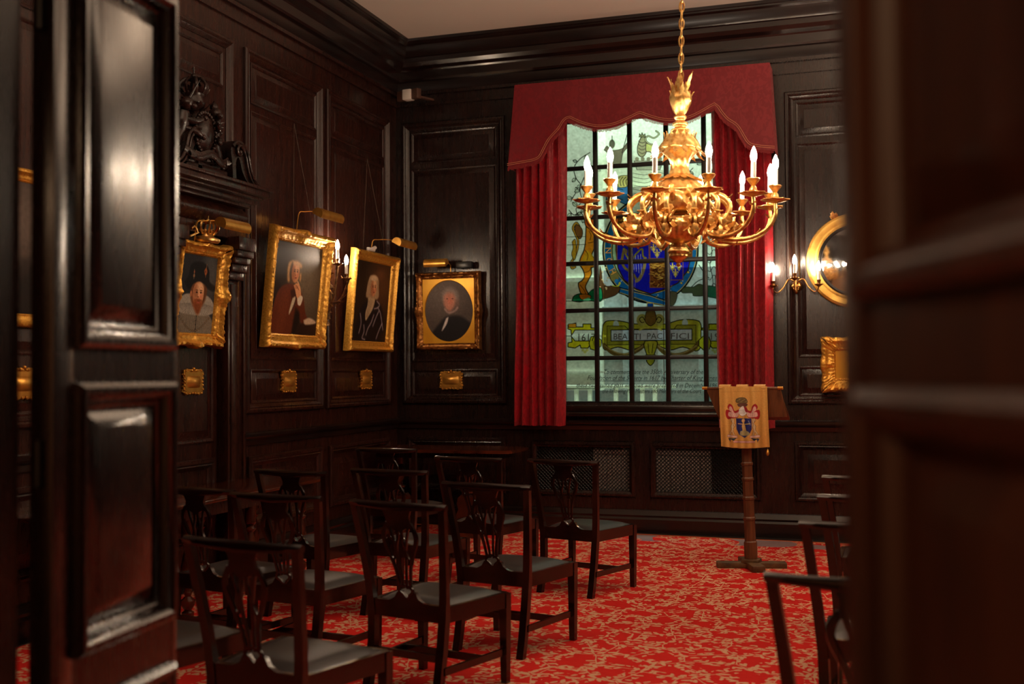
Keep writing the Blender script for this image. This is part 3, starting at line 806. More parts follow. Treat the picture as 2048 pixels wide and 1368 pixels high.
    p.poly([(1222, 660), (1384, 658), (1384, 680), (1222, 682)], (206, 214, 222), edge=K, ew=1.6)
    # crowned boss and drop
    for sx in (-1, 1):
        p.ell(1301 + sx * 17, 640, 11, 12, (176, 168, 84), .15); p.curve([(1301 + sx * 12, 640), (1301 + sx * 16, 634), (1301 + sx * 22, 638), (1301 + sx * 18, 645), (1301 + sx * 13, 644)], 1.4, K)
        p.curve([(1301 + sx * 4, 656), (1301 + sx * 12, 656), (1301 + sx * 22, 660)], 3.2, (196, 186, 86))
    p.blob([(1292, 624), (1301, 620), (1310, 624), (1312, 642), (1301, 652), (1290, 642)], (124, 92, 40), edge=K)
    p.blob([(1290, 682), (1312, 682), (1314, 692), (1308, 712), (1309, 722), (1301, 731), (1293, 722), (1294, 712), (1288, 692)], YE, edge=K, ew=1.6)
    p.line([(1296, 688), (1298, 706)], 1.2, K); p.line([(1306, 688), (1304, 706)], 1.2, K); p.line([(1291, 710), (1311, 710)], 1.6, K)
    # side cartouches with the dates
    for sx, c0 in ((1, 1166), (-1, 1434)):
        def X(v): return c0 + sx * (v - 1166)
        p.poly([(X(1136), 650), (X(1152), 646), (X(1152), 654), (X(1166), 654), (X(1166), 648), (X(1182), 648), (X(1182), 656), (X(1196), 656), (X(1196), 696), (X(1180), 690), (X(1176), 696), (X(1162), 696), (X(1160), 690), (X(1150), 696), (X(1136), 694), (X(1136), 686), (X(1144), 684), (X(1142), 660), (X(1136), 658)], (214, 208, 34), edge=K, ew=1.8)
        p.poly([(X(1142), 672), (X(1150), 660), (X(1198), 660), (X(1198), 682), (X(1150), 682)], (206, 218, 216), edge=K, ew=1.6)
        p.poly([(X(1137), 648), (X(1152), 647), (X(1152), 655), (X(1137), 655)], (218, 150, 40), edge=K)
        p.ell(X(1190), 686, 12, 15, (206, 204, 40), .08); p.line([(X(1178), 686), (X(1182), 674), (X(1192), 671), (X(1202), 680), (X(1202), 692), (X(1192), 701), (X(1181), 698)], 1.6, K, closed=True)
        p.ell(X(1190), 686, 4, 6, (170, 160, 40), .2)
        for dx, dy in ((-4, 0), (4, 0), (0, 4)): p.ell(X(1170) + dx, 700 + dy, 3, 3, (206, 208, 120), .3)
        p.line([(X(1098), 672), (X(1142), 672)], 1.2, K)
    # lead lines
    for y in (602, 777): p.line([(1098, y), (1200, y)], 1.2, K)
    for y in (762,): p.line([(1200, y), (1500, y)], 1.1, (60, 66, 66))
    for y in (474, 490): p.line([(1134, y), (1172, y - 1)], 1, K, .8)
    p.noise(.03, 4, 6)
    # vectorised projection onto the glass plane
    A = np.array(RM)
    def place(X, Y):
        c = np.stack([X - 1024, 684 - Y, np.full(X.shape, -FPX)], -1) @ A.T
        t = YG / c[:, 1]
        return np.stack([c[:, 0] * t, np.full(X.shape, YG), EYE + c[:, 2] * t], -1) - np.array(w1.location)
    o = p.mesh('stained_glass', place, 'stained_glass', w1)
    return o
glass()
def text_mesh(name, items, material, parent=None, inv=True):
    # items: (string, size, matrix, shear) -> one mesh of flat letters with a little thickness
    mb = MB()
    for s_, size, T, shear in items:
        cu = bpy.data.curves.new('t', 'FONT'); cu.body = s_; cu.size = size; cu.shear = shear; cu.extrude = .0006
        cu.align_x = 'LEFT'; cu.resolution_u = 2
        ob = bpy.data.objects.new('t', cu); COL.objects.link(ob)
        dg = bpy.context.evaluated_depsgraph_get(); me = ob.evaluated_get(dg).to_mesh()
        mb.add([v.co[:] for v in me.vertices], [tuple(q.vertices) for q in me.polygons], T)
        ob.evaluated_get(dg).to_mesh_clear(); bpy.data.objects.remove(ob); bpy.data.curves.remove(cu)
    o = mb.build(name, material, parent=parent, smooth=False)
    return o
def glyphs(string, px0, px1, base, hpx, shear=0.0, ang=0.0, yy=YG - .004):
    a, b = on_y(px0, base, yy), on_y(px1, base, yy)
    top = on_y(px0, base - hpx, yy)
    size = (top - a).length / .70
    cu = bpy.data.curves.new('t', 'FONT'); cu.body = string; cu.size = size; cu.shear = shear
    ob = bpy.data.objects.new('t', cu); COL.objects.link(ob); bpy.context.view_layer.update()
    wdt = max(ob.dimensions.x, 1e-4); bpy.data.objects.remove(ob); bpy.data.curves.remove(cu)
    sx = (b - a).length / wdt
    T = Matrix.Translation(a) @ Matrix.Rotation(math.atan2((b - a).z, (b - a).x) + ang, 4, 'Y').inverted() @ Matrix.Rotation(PI / 2, 4, 'X') @ Matrix.Diagonal((sx, 1, 1, 1))
    return (string, size, T, shear)
L = [glyphs('1617', 1153, 1187, 682, 15), glyphs('BEA', 1226, 1254, 679, 12), glyphs('TI', 1267, 1281, 679, 12), glyphs('PACI', 1293, 1327, 678, 12), glyphs('FICI', 1340, 1376, 678, 12), glyphs('1967', 1417, 1458, 680, 14)]
L += [glyphs('In commemorate the 350th Anniversary of the'.replace('In', 'To'), 1206, 1404, 748, 9, .35),
      glyphs('Foundation of the Society in 1617 by Charter of King James I', 1174, 1440, 760, 9, .35),
      glyphs('these two stained glass windows were presented in December 1967 by', 1152, 1452, 775, 8.5, .35),
      glyphs('the following Past Masters and Members of the Court', 1204, 1402, 786, 8.5, .35)]
o = text_mesh('lettering', L, 'lead'); o.parent = w1; o.matrix_parent_inverse = Matrix.Translation(-w1.location)
# motto on the belt: letters follow the ring
G = []
motto = 'HONI'
for i, ch in enumerate(motto):
    a = math.radians(153 + i * 13)
    q = on_y(1301 + 85 * math.cos(a), 500 + 95 * math.sin(a), YG - .005)
    G.append((ch, .085, Matrix.Translation(q) @ Matrix.Rotation(-(a - PI * 1.5), 4, 'Y').inverted() @ Matrix.Rotation(PI / 2, 4, 'X') @ Matrix.Translation((-.03, -.03, 0)), 0))
for i, ch in enumerate('PENSE'):
    a = math.radians(-38 + i * 12.5)
    q = on_y(1301 + 85 * math.cos(a), 500 + 95 * math.sin(a), YG - .005)
    G.append((ch, .085, Matrix.Translation(q) @ Matrix.Rotation(-(a - PI * 1.5), 4, 'Y').inverted() @ Matrix.Rotation(PI / 2, 4, 'X') @ Matrix.Translation((-.03, -.03, 0)), 0))
G = [(c, s_, t_ , h) for c, s_, t_, h in G]
o = text_mesh('motto_letters', G, 'gold_letter'); o.parent = w1; o.matrix_parent_inverse = Matrix.Translation(-w1.location)

# ================================================================== radiator and grilles behind the dado
rd = MB()
for k in range(24):
    x = -2.72 + k * .0485
    rd.box(x, D + .055, .36, x + .036, D + .115, .74, bev=.006)
rd.box(-2.72, D + .05, .745, -1.56, D + .12, .80, bev=.01).box(-2.72, D + .09, .36, -1.56, D + .12, .74)
tag(rd.build('radiator', 'radiator'), 'pale radiator standing in the recess behind the two lattice grilles', 'radiator')
for (x0, x1, lab) in ((-3.285, -2.335, 'dark diagonal lattice grille under the left half of the window'), (-2.08, -1.14, 'dark diagonal lattice grille behind the lectern post')):
    mb = MB(); z0, z1 = .385, .825; st = .036; h_ = z1 - z0
    for s in (-1, 1):
        c = x0 - h_ if s > 0 else x0
        while c < (x1 if s > 0 else x1 + h_):
            # line through (c, z0) with slope s
            xa, xb = (c, c + h_) if s > 0 else (c, c - h_)
            za, zb = z0, z1
            if s > 0:
                if xa < x0: za += (x0 - xa); xa = x0
                if xb > x1: zb -= (xb - x1); xb = x1
            else:
                if xa > x1: za += (xa - x1); xa = x1
                if xb < x0: zb -= (x0 - xb); xb = x0
            if zb - za > .01:
                y = D + (.004 if s > 0 else .010)
                mb.tube([(xa, y, za), (xb, y, zb)], .0048, 4)
            c += st
    g_ = empty('radiator_grille', ((x0 + x1) / 2, D, z0)); tag(g_, lab, 'grille', 'lattice radiator grilles')
    o = mb.build('lattice', 'black_paint', parent=g_); o.matrix_parent_inverse = Matrix.Translation(-g_.location)
    mb = MB(); mb.ring(x0 - .02, z0 - .02, x1 + .02, z1 + .02, [(0, -.004), (0, .012), (.02, .012), (.02, -.004)], TB)
    o = mb.build('frame', 'panelling', parent=g_); o.matrix_parent_inverse = Matrix.Translation(-g_.location)

# ================================================================== carved frames and portraits
def frame_mesh(mb, w, h, b, depth, prof, orn=.3, wavy=0.0, bosses=(), seed=0, step=.011, bead=True):
    # w, h outer size; b rail width; front faces -Y; centre at the origin
    nd_ = len(prof)
    cs = [(-w / 2, -h / 2), (w / 2, -h / 2), (w / 2, h / 2), (-w / 2, h / 2)]
    for k in range(4):
        a, c = cs[k], cs[(k + 1) % 4]
        L = math.hypot(c[0] - a[0], c[1] - a[1]); n = int(L / step)
        tx, tz = (c[0] - a[0]) / L, (c[1] - a[1]) / L; nx, nz = -tz, tx
        rows = []
        for i in range(n + 1):
            s = i / n * L
            row = []
            for j, (d, hh) in enumerate(prof):
                dd = d * b
                sm = dd + (L - 2 * dd) * i / n
                u = min(s, L - s); amp = 0
                mid = 1 - abs(hh - .75)
                corner = math.exp(-(u / (b * .9)) ** 2)
                if 0 < j < nd_ - 1:
                    leaf = abs(math.sin(s * PI / .035 + (j % 2) * PI / 2)) - .5
                    nz_ = mn.noise(Vector((s * 38 + k * 7, j * 3.1, seed)))
                    amp = orn * (.10 * leaf * (1 if (j in (2, 3, nd_ - 3)) else .35) + .16 * nz_ * (.5 + corner * 1.4) + .22 * corner * (1 - j / nd_))
                    for (bk, bw) in bosses:
                        if bk == k: amp += .45 * math.exp(-((s - L / 2) / bw) ** 2) * (1 - j / nd_) + .14 * nz_ * math.exp(-((s - L / 2) / bw) ** 2)
                off = 0.0
                if wavy and j <= nd_ // 2:
                    wv = .55 * corner + .38 * math.exp(-((s - L / 2) / (b * 1.0)) ** 2) - .25 + .12 * math.sin(s * 70)
                    off = wavy * wv * (1 - j / (nd_ / 2 + .5))
                for (bk, bw) in bosses:
                    if bk == k and j <= 3: off += .012 * math.exp(-((s - L / 2) / bw) ** 2)
                row.append((a[0] + tx * sm + nx * (dd - off), -(hh + amp) * depth, a[1] + tz * sm + nz * (dd - off)))
            rows.append(row)
        vs = [p for r_ in rows for p in r_]
        fs = [(i * nd_ + j, i * nd_ + j + 1, (i + 1) * nd_ + j + 1, (i + 1) * nd_ + j) for i in range(n) for j in range(nd_ - 1)]
        mb.add(vs, fs)
    return mb
PROF = [(0, 0), (0, .45), (.05, .7), (.14, .95), (.28, 1.0), (.38, .8), (.46, .58), (.60, .52), (.72, .50), (.80, .40), (.84, .46), (.90, .40), (.95, .26), (1.0, .12), (1.0, 0)]
def picture_light(parent, x, z, dy, dx, wdt, top, col='brass'):
    # arm rises from the frame top and carries a half-round brass shade
    pl = MB()
    z_ = z
    pl.tube(spline([(x, -.02, top), (x, -.03, z - .02), (x + dx * .2, -.06, z), (x + dx * .5, -dy * .6, z + .012), (x + dx, -dy, z)], 6), .0045, 6)
    a = pl.build('picture_light', 'brass', parent=parent)
    sh = MB(); n = 14; R_ = .050
    x0 = x + dx - wdt / 2
    prof = [(PI * .02 + PI * 1.22 * i / n) for i in range(n + 1)]
    vs = []
    for xx in (x0, x0 + wdt):
        for rr in (R_, R_ - .004):
            vs += [(xx, -dy + rr * math.cos(t) * 1.0, z - .012 + rr * math.sin(t)) for t in prof]
    q = n + 1
    fs = []
    for i in range(n):
        fs += [(i, i + 1, 2 * q + i + 1, 2 * q + i), (q + i, 3 * q + i, 3 * q + i + 1, q + i + 1)]
        fs += [(i, q + i, q + i + 1, i + 1), (2 * q + i, 2 * q + i + 1, 3 * q + i + 1, 3 * q + i)]
    sh.add(vs, fs)
    for xx in (x0, x0 + wdt):
        sh.prism([(-dy + R_ * math.cos(t), z - .012 + R_ * math.sin(t)) for t in prof], xx - .002, xx + .002, axis='x')
    sh.build('shade', col, parent=a)
    return a
def wires(parent, pts):
    mb = MB()
    for a, b in pts: mb.tube([a, b], .0014, 4)
    mb.build('hanging_wire', 'cable', parent=parent)
SK = (206, 142, 96); SKD = (150, 84, 50); SKL = (232, 182, 138)
def face(p, cx, cy, s, skin=SK, shade=SKD, light=SKL, turn=1, hair=None):
    # a small painted head, s = half height, in portrait units
    a = p.asp
    E_ = lambda x, y, rx, ry, c, soft=.3, al=1, rot=0: p.ell(cx + x * s / a * 1.0, cy + y * s, rx * s / a, ry * s, c, soft, al, rot)
    E_(0, 0, .74, 1.0, skin, .12)
    E_(-.42 * turn, .1, .42, .85, shade, .9, .6)
    E_(.22 * turn, -.45, .42, .4, light, .9, .8)
    E_(.25 * turn, .22, .3, .22, (214, 120, 88), .9, .6)
    for ex in (-.22, .34):
        E_(ex * turn, -.1, .15, .075, (96, 56, 36), .5, .8); E_(ex * turn, -.08, .09, .05, (30, 20, 18), .5)
        E_(ex * turn, -.26, .19, .05, (110, 70, 44), .6, .9)
    E_(.12 * turn, .12, .09, .26, light, .7, .7); E_(.0 * turn, .26, .12, .07, shade, .6, .9)
    E_(.08 * turn, .5, .22, .06, (150, 62, 50), .5); E_(.08 * turn, .6, .18, .05, shade, .7, .6)
    return E_
def portrait(w, h, n=150):
    p = Paint(0, 0, 1, 1, int(n * w / h), n, (60, 46, 34)); p.asp = 1.0
    p.C[:] = (52, 40, 30); return p
def art_king(w, h):
    p = portrait(w, h, 190); p.asp = w / h
    p.C[:] = (44, 46, 50); p.ell(.84, .2, .22, .3, (80, 80, 78), 1.2, .8); p.ell(.12, .5, .3, .4, (34, 34, 38), 1.2, .7)
    p.blob([(-.1, 1.05), (-.06, .86), (.10, .74), (.36, .70), (.70, .70), (.90, .76), (1.06, .9), (1.06, 1.05)], (122, 112, 98), .03)
    for k in range(9): p.line([(.28 + .05 * k, .76), (.24 + .06 * k, 1.0)], .007, (90, 82, 70), .7, .012)
    p.line([(.53, .74), (.54, 1.0)], .018, (60, 52, 44), 1, .014)
    for k in range(5): p.ell(.53, .78 + .055 * k, .015, .011, (36, 30, 26))
    for k in range(18):
        t = k / 17; x = .08 + .80 * t; y = .80 + .17 * math.sin(PI * t); p.ell(x, y, .02, .014, (58, 46, 38), .4); p.ell(x, y, .009, .007, (170, 146, 104), .4)
    p.blob([(-.04, .66), (.10, .54), (.28, .50), (.74, .50), (.96, .58), (1.04, .70), (.84, .76), (.56, .77), (.24, .76), (.04, .74)], (158, 150, 138), .02)
    for k in range(26):
        t = math.pi * (k / 25); p.line([(.53 - .20 * math.cos(t), .62 + .03 * math.sin(t)), (.53 - .50 * math.cos(t), .64 + .13 * math.sin(t))], .007, (118, 112, 104), .8, .012)
    p.blob([(.30, .40), (.36, .34), (.70, .34), (.77, .42), (.74, .56), (.66, .64), (.44, .66), (.33, .56)], (96, 58, 34), .05)
    face(p, .53, .49, .165, skin=(208, 148, 104), shade=(140, 84, 54), light=(232, 184, 142))
    p.ell(.33, .50, .025, .04, (176, 112, 76), .4)
    p.blob([(.40, .60), (.46, .575), (.55, .57), (.64, .58), (.67, .61), (.64, .68), (.60, .74), (.55, .76), (.48, .72), (.43, .66)], (138, 74, 38), .05)
    p.blob([(.44, .575), (.54, .56), (.65, .575), (.55, .59)], (118, 62, 34), .03); p.ell(.55, .602, .045, .008, (156, 78, 66), .5)
    for k in range(6): p.curve([(.46 + .03 * k, .62), (.49 + .02 * k, .68), (.53 + .01 * k, .74)], .006, (100, 50, 28), .6)
    p.blob([(.12, .36), (.22, .28), (.26, .14), (.44, .08), (.66, .10), (.78, .18), (.82, .32), (1.0, .38), (.96, .44), (.80, .42), (.70, .37), (.54, .335), (.38, .37), (.30, .44), (.22, .44)], (20, 22, 26), .025)
    p.ell(.37, .27, .026, .022, (176, 130, 84), .6, .8); p.ell(.37, .22, .02, .018, (160, 76, 44), .6, .8); p.line([(.365, .19), (.37, .31)], .009, (190, 168, 136), .7)
    p.blob([(.64, .19), (.68, .15), (.73, .20), (.68, .25)], (150, 84, 48), .02); p.ell(.685, .20, .018, .016, (80, 36, 28)); p.line([(.70, .10), (.69, .27)], .008, (190, 128, 72), .8)
    return p.noise(.04, 2, 3)
def art_thinker(w, h):
    p = portrait(w, h, 190); p.asp = w / h
    p.C[:] = (62, 50, 38); p.ell(.68, .32, .34, .45, (118, 100, 78), 1.3, .9); p.ell(.1, .3, .25, .5, (46, 34, 26), 1.2, .8)
    p.blob([(-.05, 1.05), (-.02, .52), (.06, .42), (.14, .50), (.2, .8), (.2, 1.05)], (40, 26, 20), .05)
    p.blob([(.0, 1.05), (.03, .74), (.10, .55), (.24, .46), (.42, .45), (.56, .50), (.66, .60), (.72, .74), (.78, .82), (.70, .88), (.58, .84), (.54, 1.05)], (98, 44, 24), .02)
    p.blob([(.22, .52), (.36, .48), (.34, .7), (.26, 1.0), (.12, 1.0), (.14, .7)], (112, 54, 30), .08, .7)
    p.blob([(.50, .70), (.60, .78), (.60, 1.05), (.46, 1.05)], (28, 18, 14), .05)
    p.blob([(.58, .88), (1.02, .84), (1.02, 1.05), (.56, 1.05)], (44, 26, 18), .03)
    p.blob([(.36, .52), (.44, .50), (.52, .56), (.46, .70), (.42, .74), (.40, .62)], (64, 32, 22), .02)
    p.blob([(.42, .60), (.48, .58), (.46, .66), (.38, .78), (.37, .74)], (206, 190, 160), .02)
    E_ = face(p, .44, .315, .115, turn=1)
    p.blob([(.26, .30), (.28, .22), (.36, .19), (.33, .24), (.31, .33), (.33, .42), (.28, .42)], (196, 150, 96), .03)
    p.blob([(.36, .19), (.46, .185), (.56, .22), (.55, .26), (.46, .235), (.38, .235)], (216, 172, 124), .03); p.ell(.55, .36, .02, .05, (190, 140, 90), .6)
    p.blob([(.42, .46), (.48, .43), (.55, .45), (.58, .50), (.60, .58), (.56, .62), (.50, .58), (.46, .51)], (226, 160, 112), .012)
    for k in range(4): p.curve([(.43 + .012 * k, .455 + .012 * k), (.48 + .01 * k, .455 + .01 * k), (.52 + .01 * k, .48 + .01 * k)], .006, (150, 84, 52), .8)
    p.line([(.53, .44), (.50, .415)], .02, (230, 170, 124), 1, .012)
    p.blob([(.52, .60), (.60, .56), (.64, .59), (.60, .67), (.54, .66)], (226, 210, 186), .015)
    p.blob([(.70, .83), (.82, .80), (.96, .83), (.96, .86), (.74, .88)], (206, 180, 150), .02)
    return p.noise(.03, 5, 3)
def art_wig(w, h):
    p = portrait(w, h, 190); p.asp = w / h
    p.C[:] = (44, 31, 22); p.ell(.78, .25, .32, .3, (104, 62, 36), 1.3, .8); p.ell(.7, .13, .1, .06, (124, 78, 48), 1.2, .6)
    p.blob([(.1, 1.05), (.12, .80), (.22, .60), (.36, .50), (.62, .47), (.80, .54), (.90, .70), (.92, .86), (.80, 1.05)], (30, 22, 24), .03)
    for P in ([(.60, .66), (.54, .76), (.46, .84), (.42, .92)], [(.70, .56), (.78, .62), (.84, .72), (.90, .84)], [(.74, .60), (.66, .70), (.60, .80)], [(.86, .76), (.78, .86), (.72, .96)], [(.34, .80), (.36, .88), (.32, .96), (.40, .98)], [(.22, .66), (.26, .78), (.22, .9)], [(.66, .48), (.74, .52), (.70, .56), (.60, .58)]):
        p.curve(P, .022, (150, 132, 138), .6, 6, .04); p.curve(P, .009, (214, 200, 204), .75, 6, .014)
    p.blob([(.40, .44), (.52, .42), (.60, .46), (.56, .58), (.46, .68), (.38, .74), (.36, .64), (.40, .54)], (188, 160, 122), .02)
    for k in range(5): p.curve([(.42 + .03 * k, .47), (.41 + .02 * k, .58), (.38 + .01 * k, .70)], .006, (128, 100, 70), .8)
    p.blob([(.42, .17), (.55, .15), (.66, .20), (.68, .30), (.70, .42), (.63, .46), (.44, .45), (.34, .44), (.35, .32), (.38, .22)], (176, 142, 106), .03)
    face(p, .54, .315, .112, turn=1)
    p.ell(.53, .195, .10, .035, (212, 178, 138), .6)
    return p.noise(.03, 8, 3)
def art_oval(w, h):
    p = portrait(w, h, 170); p.asp = w / h
    p.C[:] = (78, 66, 60); p.ell(.35, .2, .4, .3, (116, 102, 94), 1.3, .7)
    p.blob([(.04, 1.05), (.14, .86), (.28, .72), (.44, .60), (.70, .58), (.88, .66), (1.02, .80), (1.02, 1.05)], (28, 24, 26), .05)
    p.blob([(.36, .20), (.50, .12), (.64, .16), (.70, .26), (.66, .36), (.40, .34)], (150, 132, 124), .08, .8)
    p.blob([(.40, .26), (.48, .20), (.60, .22), (.64, .32), (.62, .42), (.54, .50), (.46, .48), (.40, .38)], (190, 126, 104), .06)
    p.ell(.53, .33, .05, .06, (206, 116, 92), .9, .7); p.ell(.47, .30, .02, .01, (110, 70, 60), .6); p.ell(.58, .30, .02, .01, (110, 70, 60), .6)
    p.ell(.67, .38, .05, .08, (130, 96, 84), .9, .6)
    p.curve([(.42, .47), (.50, .53), (.62, .50), (.68, .45)], .03, (170, 140, 132), .9, 6, .03)
    p.blob([(.44, .62), (.49, .60), (.46, .70), (.38, .80), (.35, .81)], (206, 192, 186), .02)
    return p.noise(.03, 11, 3)
def art_dim(w, h):
    p = portrait(w, h, 120); p.asp = w / h
    p.C[:] = (66, 54, 48); p.blob([(.1, 1.05), (.2, .7), (.4, .58), (.66, .58), (.9, .74), (.96, 1.05)], (34, 26, 24), .06)
    face(p, .72, .38, .10); p.ell(.2, .3, .4, .3, (120, 104, 94), 1.2, .7)  # grey patch is the canvas reflection, painted into the colour
    return p.noise(.03, 12, 3)
def picture(label, cat, w, h, b, art, loc, rot, gold='frame_gold', depth=.055, wavy=0.0, bosses=(), orn=1.0, seed=0, group=None):
    root = empty('portrait', loc, rot); tag(root, label, cat, group)
    mb = MB(); frame_mesh(mb, w, h, b, depth, PROF, orn, wavy, bosses, seed)
    mb.box(-w / 2 + .01, -.012, -h / 2 + .01, w / 2 - .01, 0.0, h / 2 - .01)
    mb.build('frame', gold, parent=root, angle=50)
    if art:
        cw, ch = w - 2 * b + .01, h - 2 * b + .01
        art(cw, ch).mesh('canvas', flat_place(cw, ch, -.016), 'oil_paint', root)
    return root
RL = (0, 0, PI / 2)
# A: the seated thinker
pa = picture('large gilt-framed portrait of a pale-wigged man in red-brown coat resting chin on hand', 'portrait', 1.02, 1.0, .12, art_thinker,
             (W + .085, 8.483, 2.28), (math.radians(5.6), 0, PI / 2), bosses=((0, .07), (2, .07)), depth=.07, seed=1)
picture_light(pa, -.10, .66, .19, .22, .40, .50)
wires(pa, (((-.12, .0, .5), (.02, .16, 1.42)), ((.24, .0, .5), (.02, .16, 1.42))))
pb = picture('gilt-framed portrait of a man in long pale wig and dark draped cloak', 'portrait', .99, .97, .105, art_wig,
             (W + .08, 9.96, 2.26), (math.radians(5.2), 0, PI / 2), gold='frame_gold', depth=.07, orn=.7, seed=2)
picture_light(pb, -.10, .61, .22, .33, .40, .485)
wires(pb, (((-.24, .0, .48), (.0, .15, 1.40)), ((.28, .0, .48), (.0, .15, 1.40))))
MB().box(-.20, -.05, .485, -.06, -.01, .52, bev=.012).tube([(-.12, -.03, .505), (-.04, -.03, .53)], .018, 10).build('light_driver', 'white_plastic', parent=pb)
pk = picture('small crowned gilt-framed portrait of a red-bearded man in black hat and ruff', 'portrait', .64, .76, .10, art_king,
             (W + .08, 7.02, 2.145), (math.radians(6.0), 0, PI / 2), depth=.075, wavy=.035, bosses=((0, .05), (1, .05), (2, .05), (3, .05)), seed=3)
picture_light(pk, -.10, .53, .20, .20, .34, .38)
# gilt crown on top of the frame
cr = MB()
cr.lathe([(.001, .36), (.085, .36), (.10, .375), (.10, .39), (.08, .40), (.055, .405), (.05, .42), (.055, .43)], 20)
for k in range(8):
    a = 2 * PI * k / 8
    cr.tube(spline([(.052 * math.cos(a), .052 * math.sin(a), .42), (.082 * math.cos(a), .082 * math.sin(a), .47), (.06 * math.cos(a), .06 * math.sin(a), .515), (.008 * math.cos(a), .008 * math.sin(a), .50)], 4), .0085, 6)
    cr.ball((.056 * math.cos(a + .39), .056 * math.sin(a + .39), .445), .012, 6)
cr.ball((0, 0, .52), .014, 8); cr.box(-.003, -.003, .53, .003, .003, .555)
cr.tube([(-.2, -.0, .385), (-.12, -.01, .42), (-.16, -.0, .46), (-.19, 0, .44)], .008, 6)
o = cr.build('crown', 'gold', parent=pk); o.location = (.0, -.05, .02)
o['label'] = 'gilt crown on top of the frame'
# C: oval portrait on the window wall
pc = picture('gilt-framed oval portrait of a faint white-haired man, beside the left curtain', 'portrait', .705, .80, .075, None,
             (-4.197, D - .055, 2.197), (math.radians(1.6), 0, 0), gold='brown_gold', depth=.06, bosses=((1, .06), (3, .06)), seed=4)
mb = MB(); n = 48; ow, oh = .565, .66; ra, rb = .262, .335 - .015
rb = .312
sp_ = [( -ow / 2, -oh / 2), (ow / 2, -oh / 2), (ow / 2, oh / 2), (-ow / 2, oh / 2)]
vs = []; fs = []
for i in range(n):
    t = 2 * PI * i / n; c, s_ = math.cos(t), math.sin(t)
    k = min(ow / 2 / max(abs(c), 1e-6), oh / 2 / max(abs(s_), 1e-6))
    vs += [(c * k, -.024, s_ * k), (c * (ra + .006), -.024, s_ * (rb + .006)), (c * ra, -.014, s_ * rb)]
for i in range(n):
    j = (i + 1) % n
    fs += [(3 * i, 3 * j, 3 * j + 1, 3 * i + 1), (3 * i + 1, 3 * j + 1, 3 * j + 2, 3 * i + 2)]
for k, i in ((0, 0),): pass
for cx_, cz_ in sp_:
    i = min(range(n), key=lambda i: (vs[3 * i][0] - cx_) ** 2 + (vs[3 * i][2] - cz_) ** 2)
    vs[3 * i] = (cx_, -.024, cz_)
mb.add(vs, fs).build('spandrel', 'mat_gold', parent=pc)
art_oval(.53, .63).mesh('canvas', flat_place(.53, .63, -.013), 'oil_paint', pc)
picture_light(pc, .03, .49, .17, -.10, .235, .40)
MB().box(.10, -.06, .43, .27, -.0, .50, bev=.008).build('light_driver', 'black_paint', parent=pc)
# D: seen in the gap beside the open door
picture('dim gilt-framed portrait glimpsed through the gap left of the open door leaf', 'portrait', .95, .92, .085, art_dim,
        (W + .07, 5.35, 2.30), (math.radians(4), 0, PI / 2), depth=.05, orn=.5, seed=5)

# brass plaques under the pictures
def plaque(loc, rot, label, gr='brass name plaques under the portraits'):
    root = empty('brass_plaque', loc, rot); tag(root, label, 'plaque', None)
    mb = MB(); n = 88; out = []
    for i in range(n):
        t = 2 * PI * i / n; c, s_ = math.cos(t), math.sin(t)
        k = 1 / max((abs(c) ** 5 + abs(s_) ** 5) ** .2, 1e-6)
        wv = 1 + .05 * math.sin(t * 22) + .10 * math.cos(4 * t + PI) * .5
        out.append((c * k * .125 * wv, s_ * k * .092 * wv))
    mb.prism(out, -.012, 0)
    ins = [(x * .86, z * .84) for x, z in out]
    mb.prism(ins, -.016, -.010)
    for i in range(0, n, 4):
        x, z = out[i]; mb.ball((x * .93, -.014, z * .93), .009, 5)
    for k in (-1, 0, 1): mb.ball((k * .03, -.014, .096 - abs(k) * .012), .013, 6)
    mb.build('rim', 'brass', parent=root, angle=40)
    mb = MB()
    rows, cols = 8, 14; vs = []; fs = []
    for j in range(rows + 1):
        for i in range(cols + 1):
            u, v = i / cols * 2 - 1, j / rows * 2 - 1
            vs.append((u * .092 * (1 - .06 * v * v), -.014 - .026 * (1 - u * u) * max(0, 1 - v * v) ** .6, v * .046))
    for j in range(rows):
        for i in range(cols):
            q = j * (cols + 1) + i; fs.append((q, q + 1, q + cols + 2, q + cols + 1))
    mb.add(vs, fs).build('boss', 'brass', parent=root)
    return root
plaque((W + .02, 7.07, 1.505), RL, 'small brass plaque below the crowned portrait')
plaque((W + .02, 8.47, 1.495), RL, 'brass plaque below the thinking man in the red-brown coat')
plaque((W + .02, 9.98, 1.50), RL, 'brass plaque below the man in the dark cloak, nearest the corner')
plaque((-4.19, D - .02, 1.485), (0, 0, 0), 'brass plaque below the oval portrait')
plaque((W + .02, 5.36, 1.51), RL, 'blurred brass plaque in the gap beside the door leaf')

# ================================================================== round mirror and small gilt frame, right of the window
mr = empty('round_mirror', (-.2, D - .045, 2.565)); tag(mr, 'round mirror in a wide gilt ring behind the wall candle light', 'mirror')
MX = Matrix.Rotation(PI / 2, 4, 'X')
mb = MB(); n = 64; pr = [(.330, .0), (.330, .02), (.345, .035), (.36, .032), (.375, .045), (.41, .052), (.43, .04), (.437, .02), (.437, .0)]
vs = []; fs = []
for i in range(n):
    t = 2 * PI * i / n
    vs += [(r_ * math.cos(t), -y, r_ * math.sin(t)) for r_, y in pr]
q = len(pr)
fs = [(i * q + j, i * q + j + 1, ((i + 1) % n) * q + j + 1, ((i + 1) % n) * q + j) for i in range(n) for j in range(q - 1)]
mb.add(vs, fs).build('frame', 'pale_gold', parent=mr)
mb = MB(); pr = [(.300, .0), (.300, .016), (.315, .022), (.331, .016), (.331, 0)]; vs = []; q = len(pr)
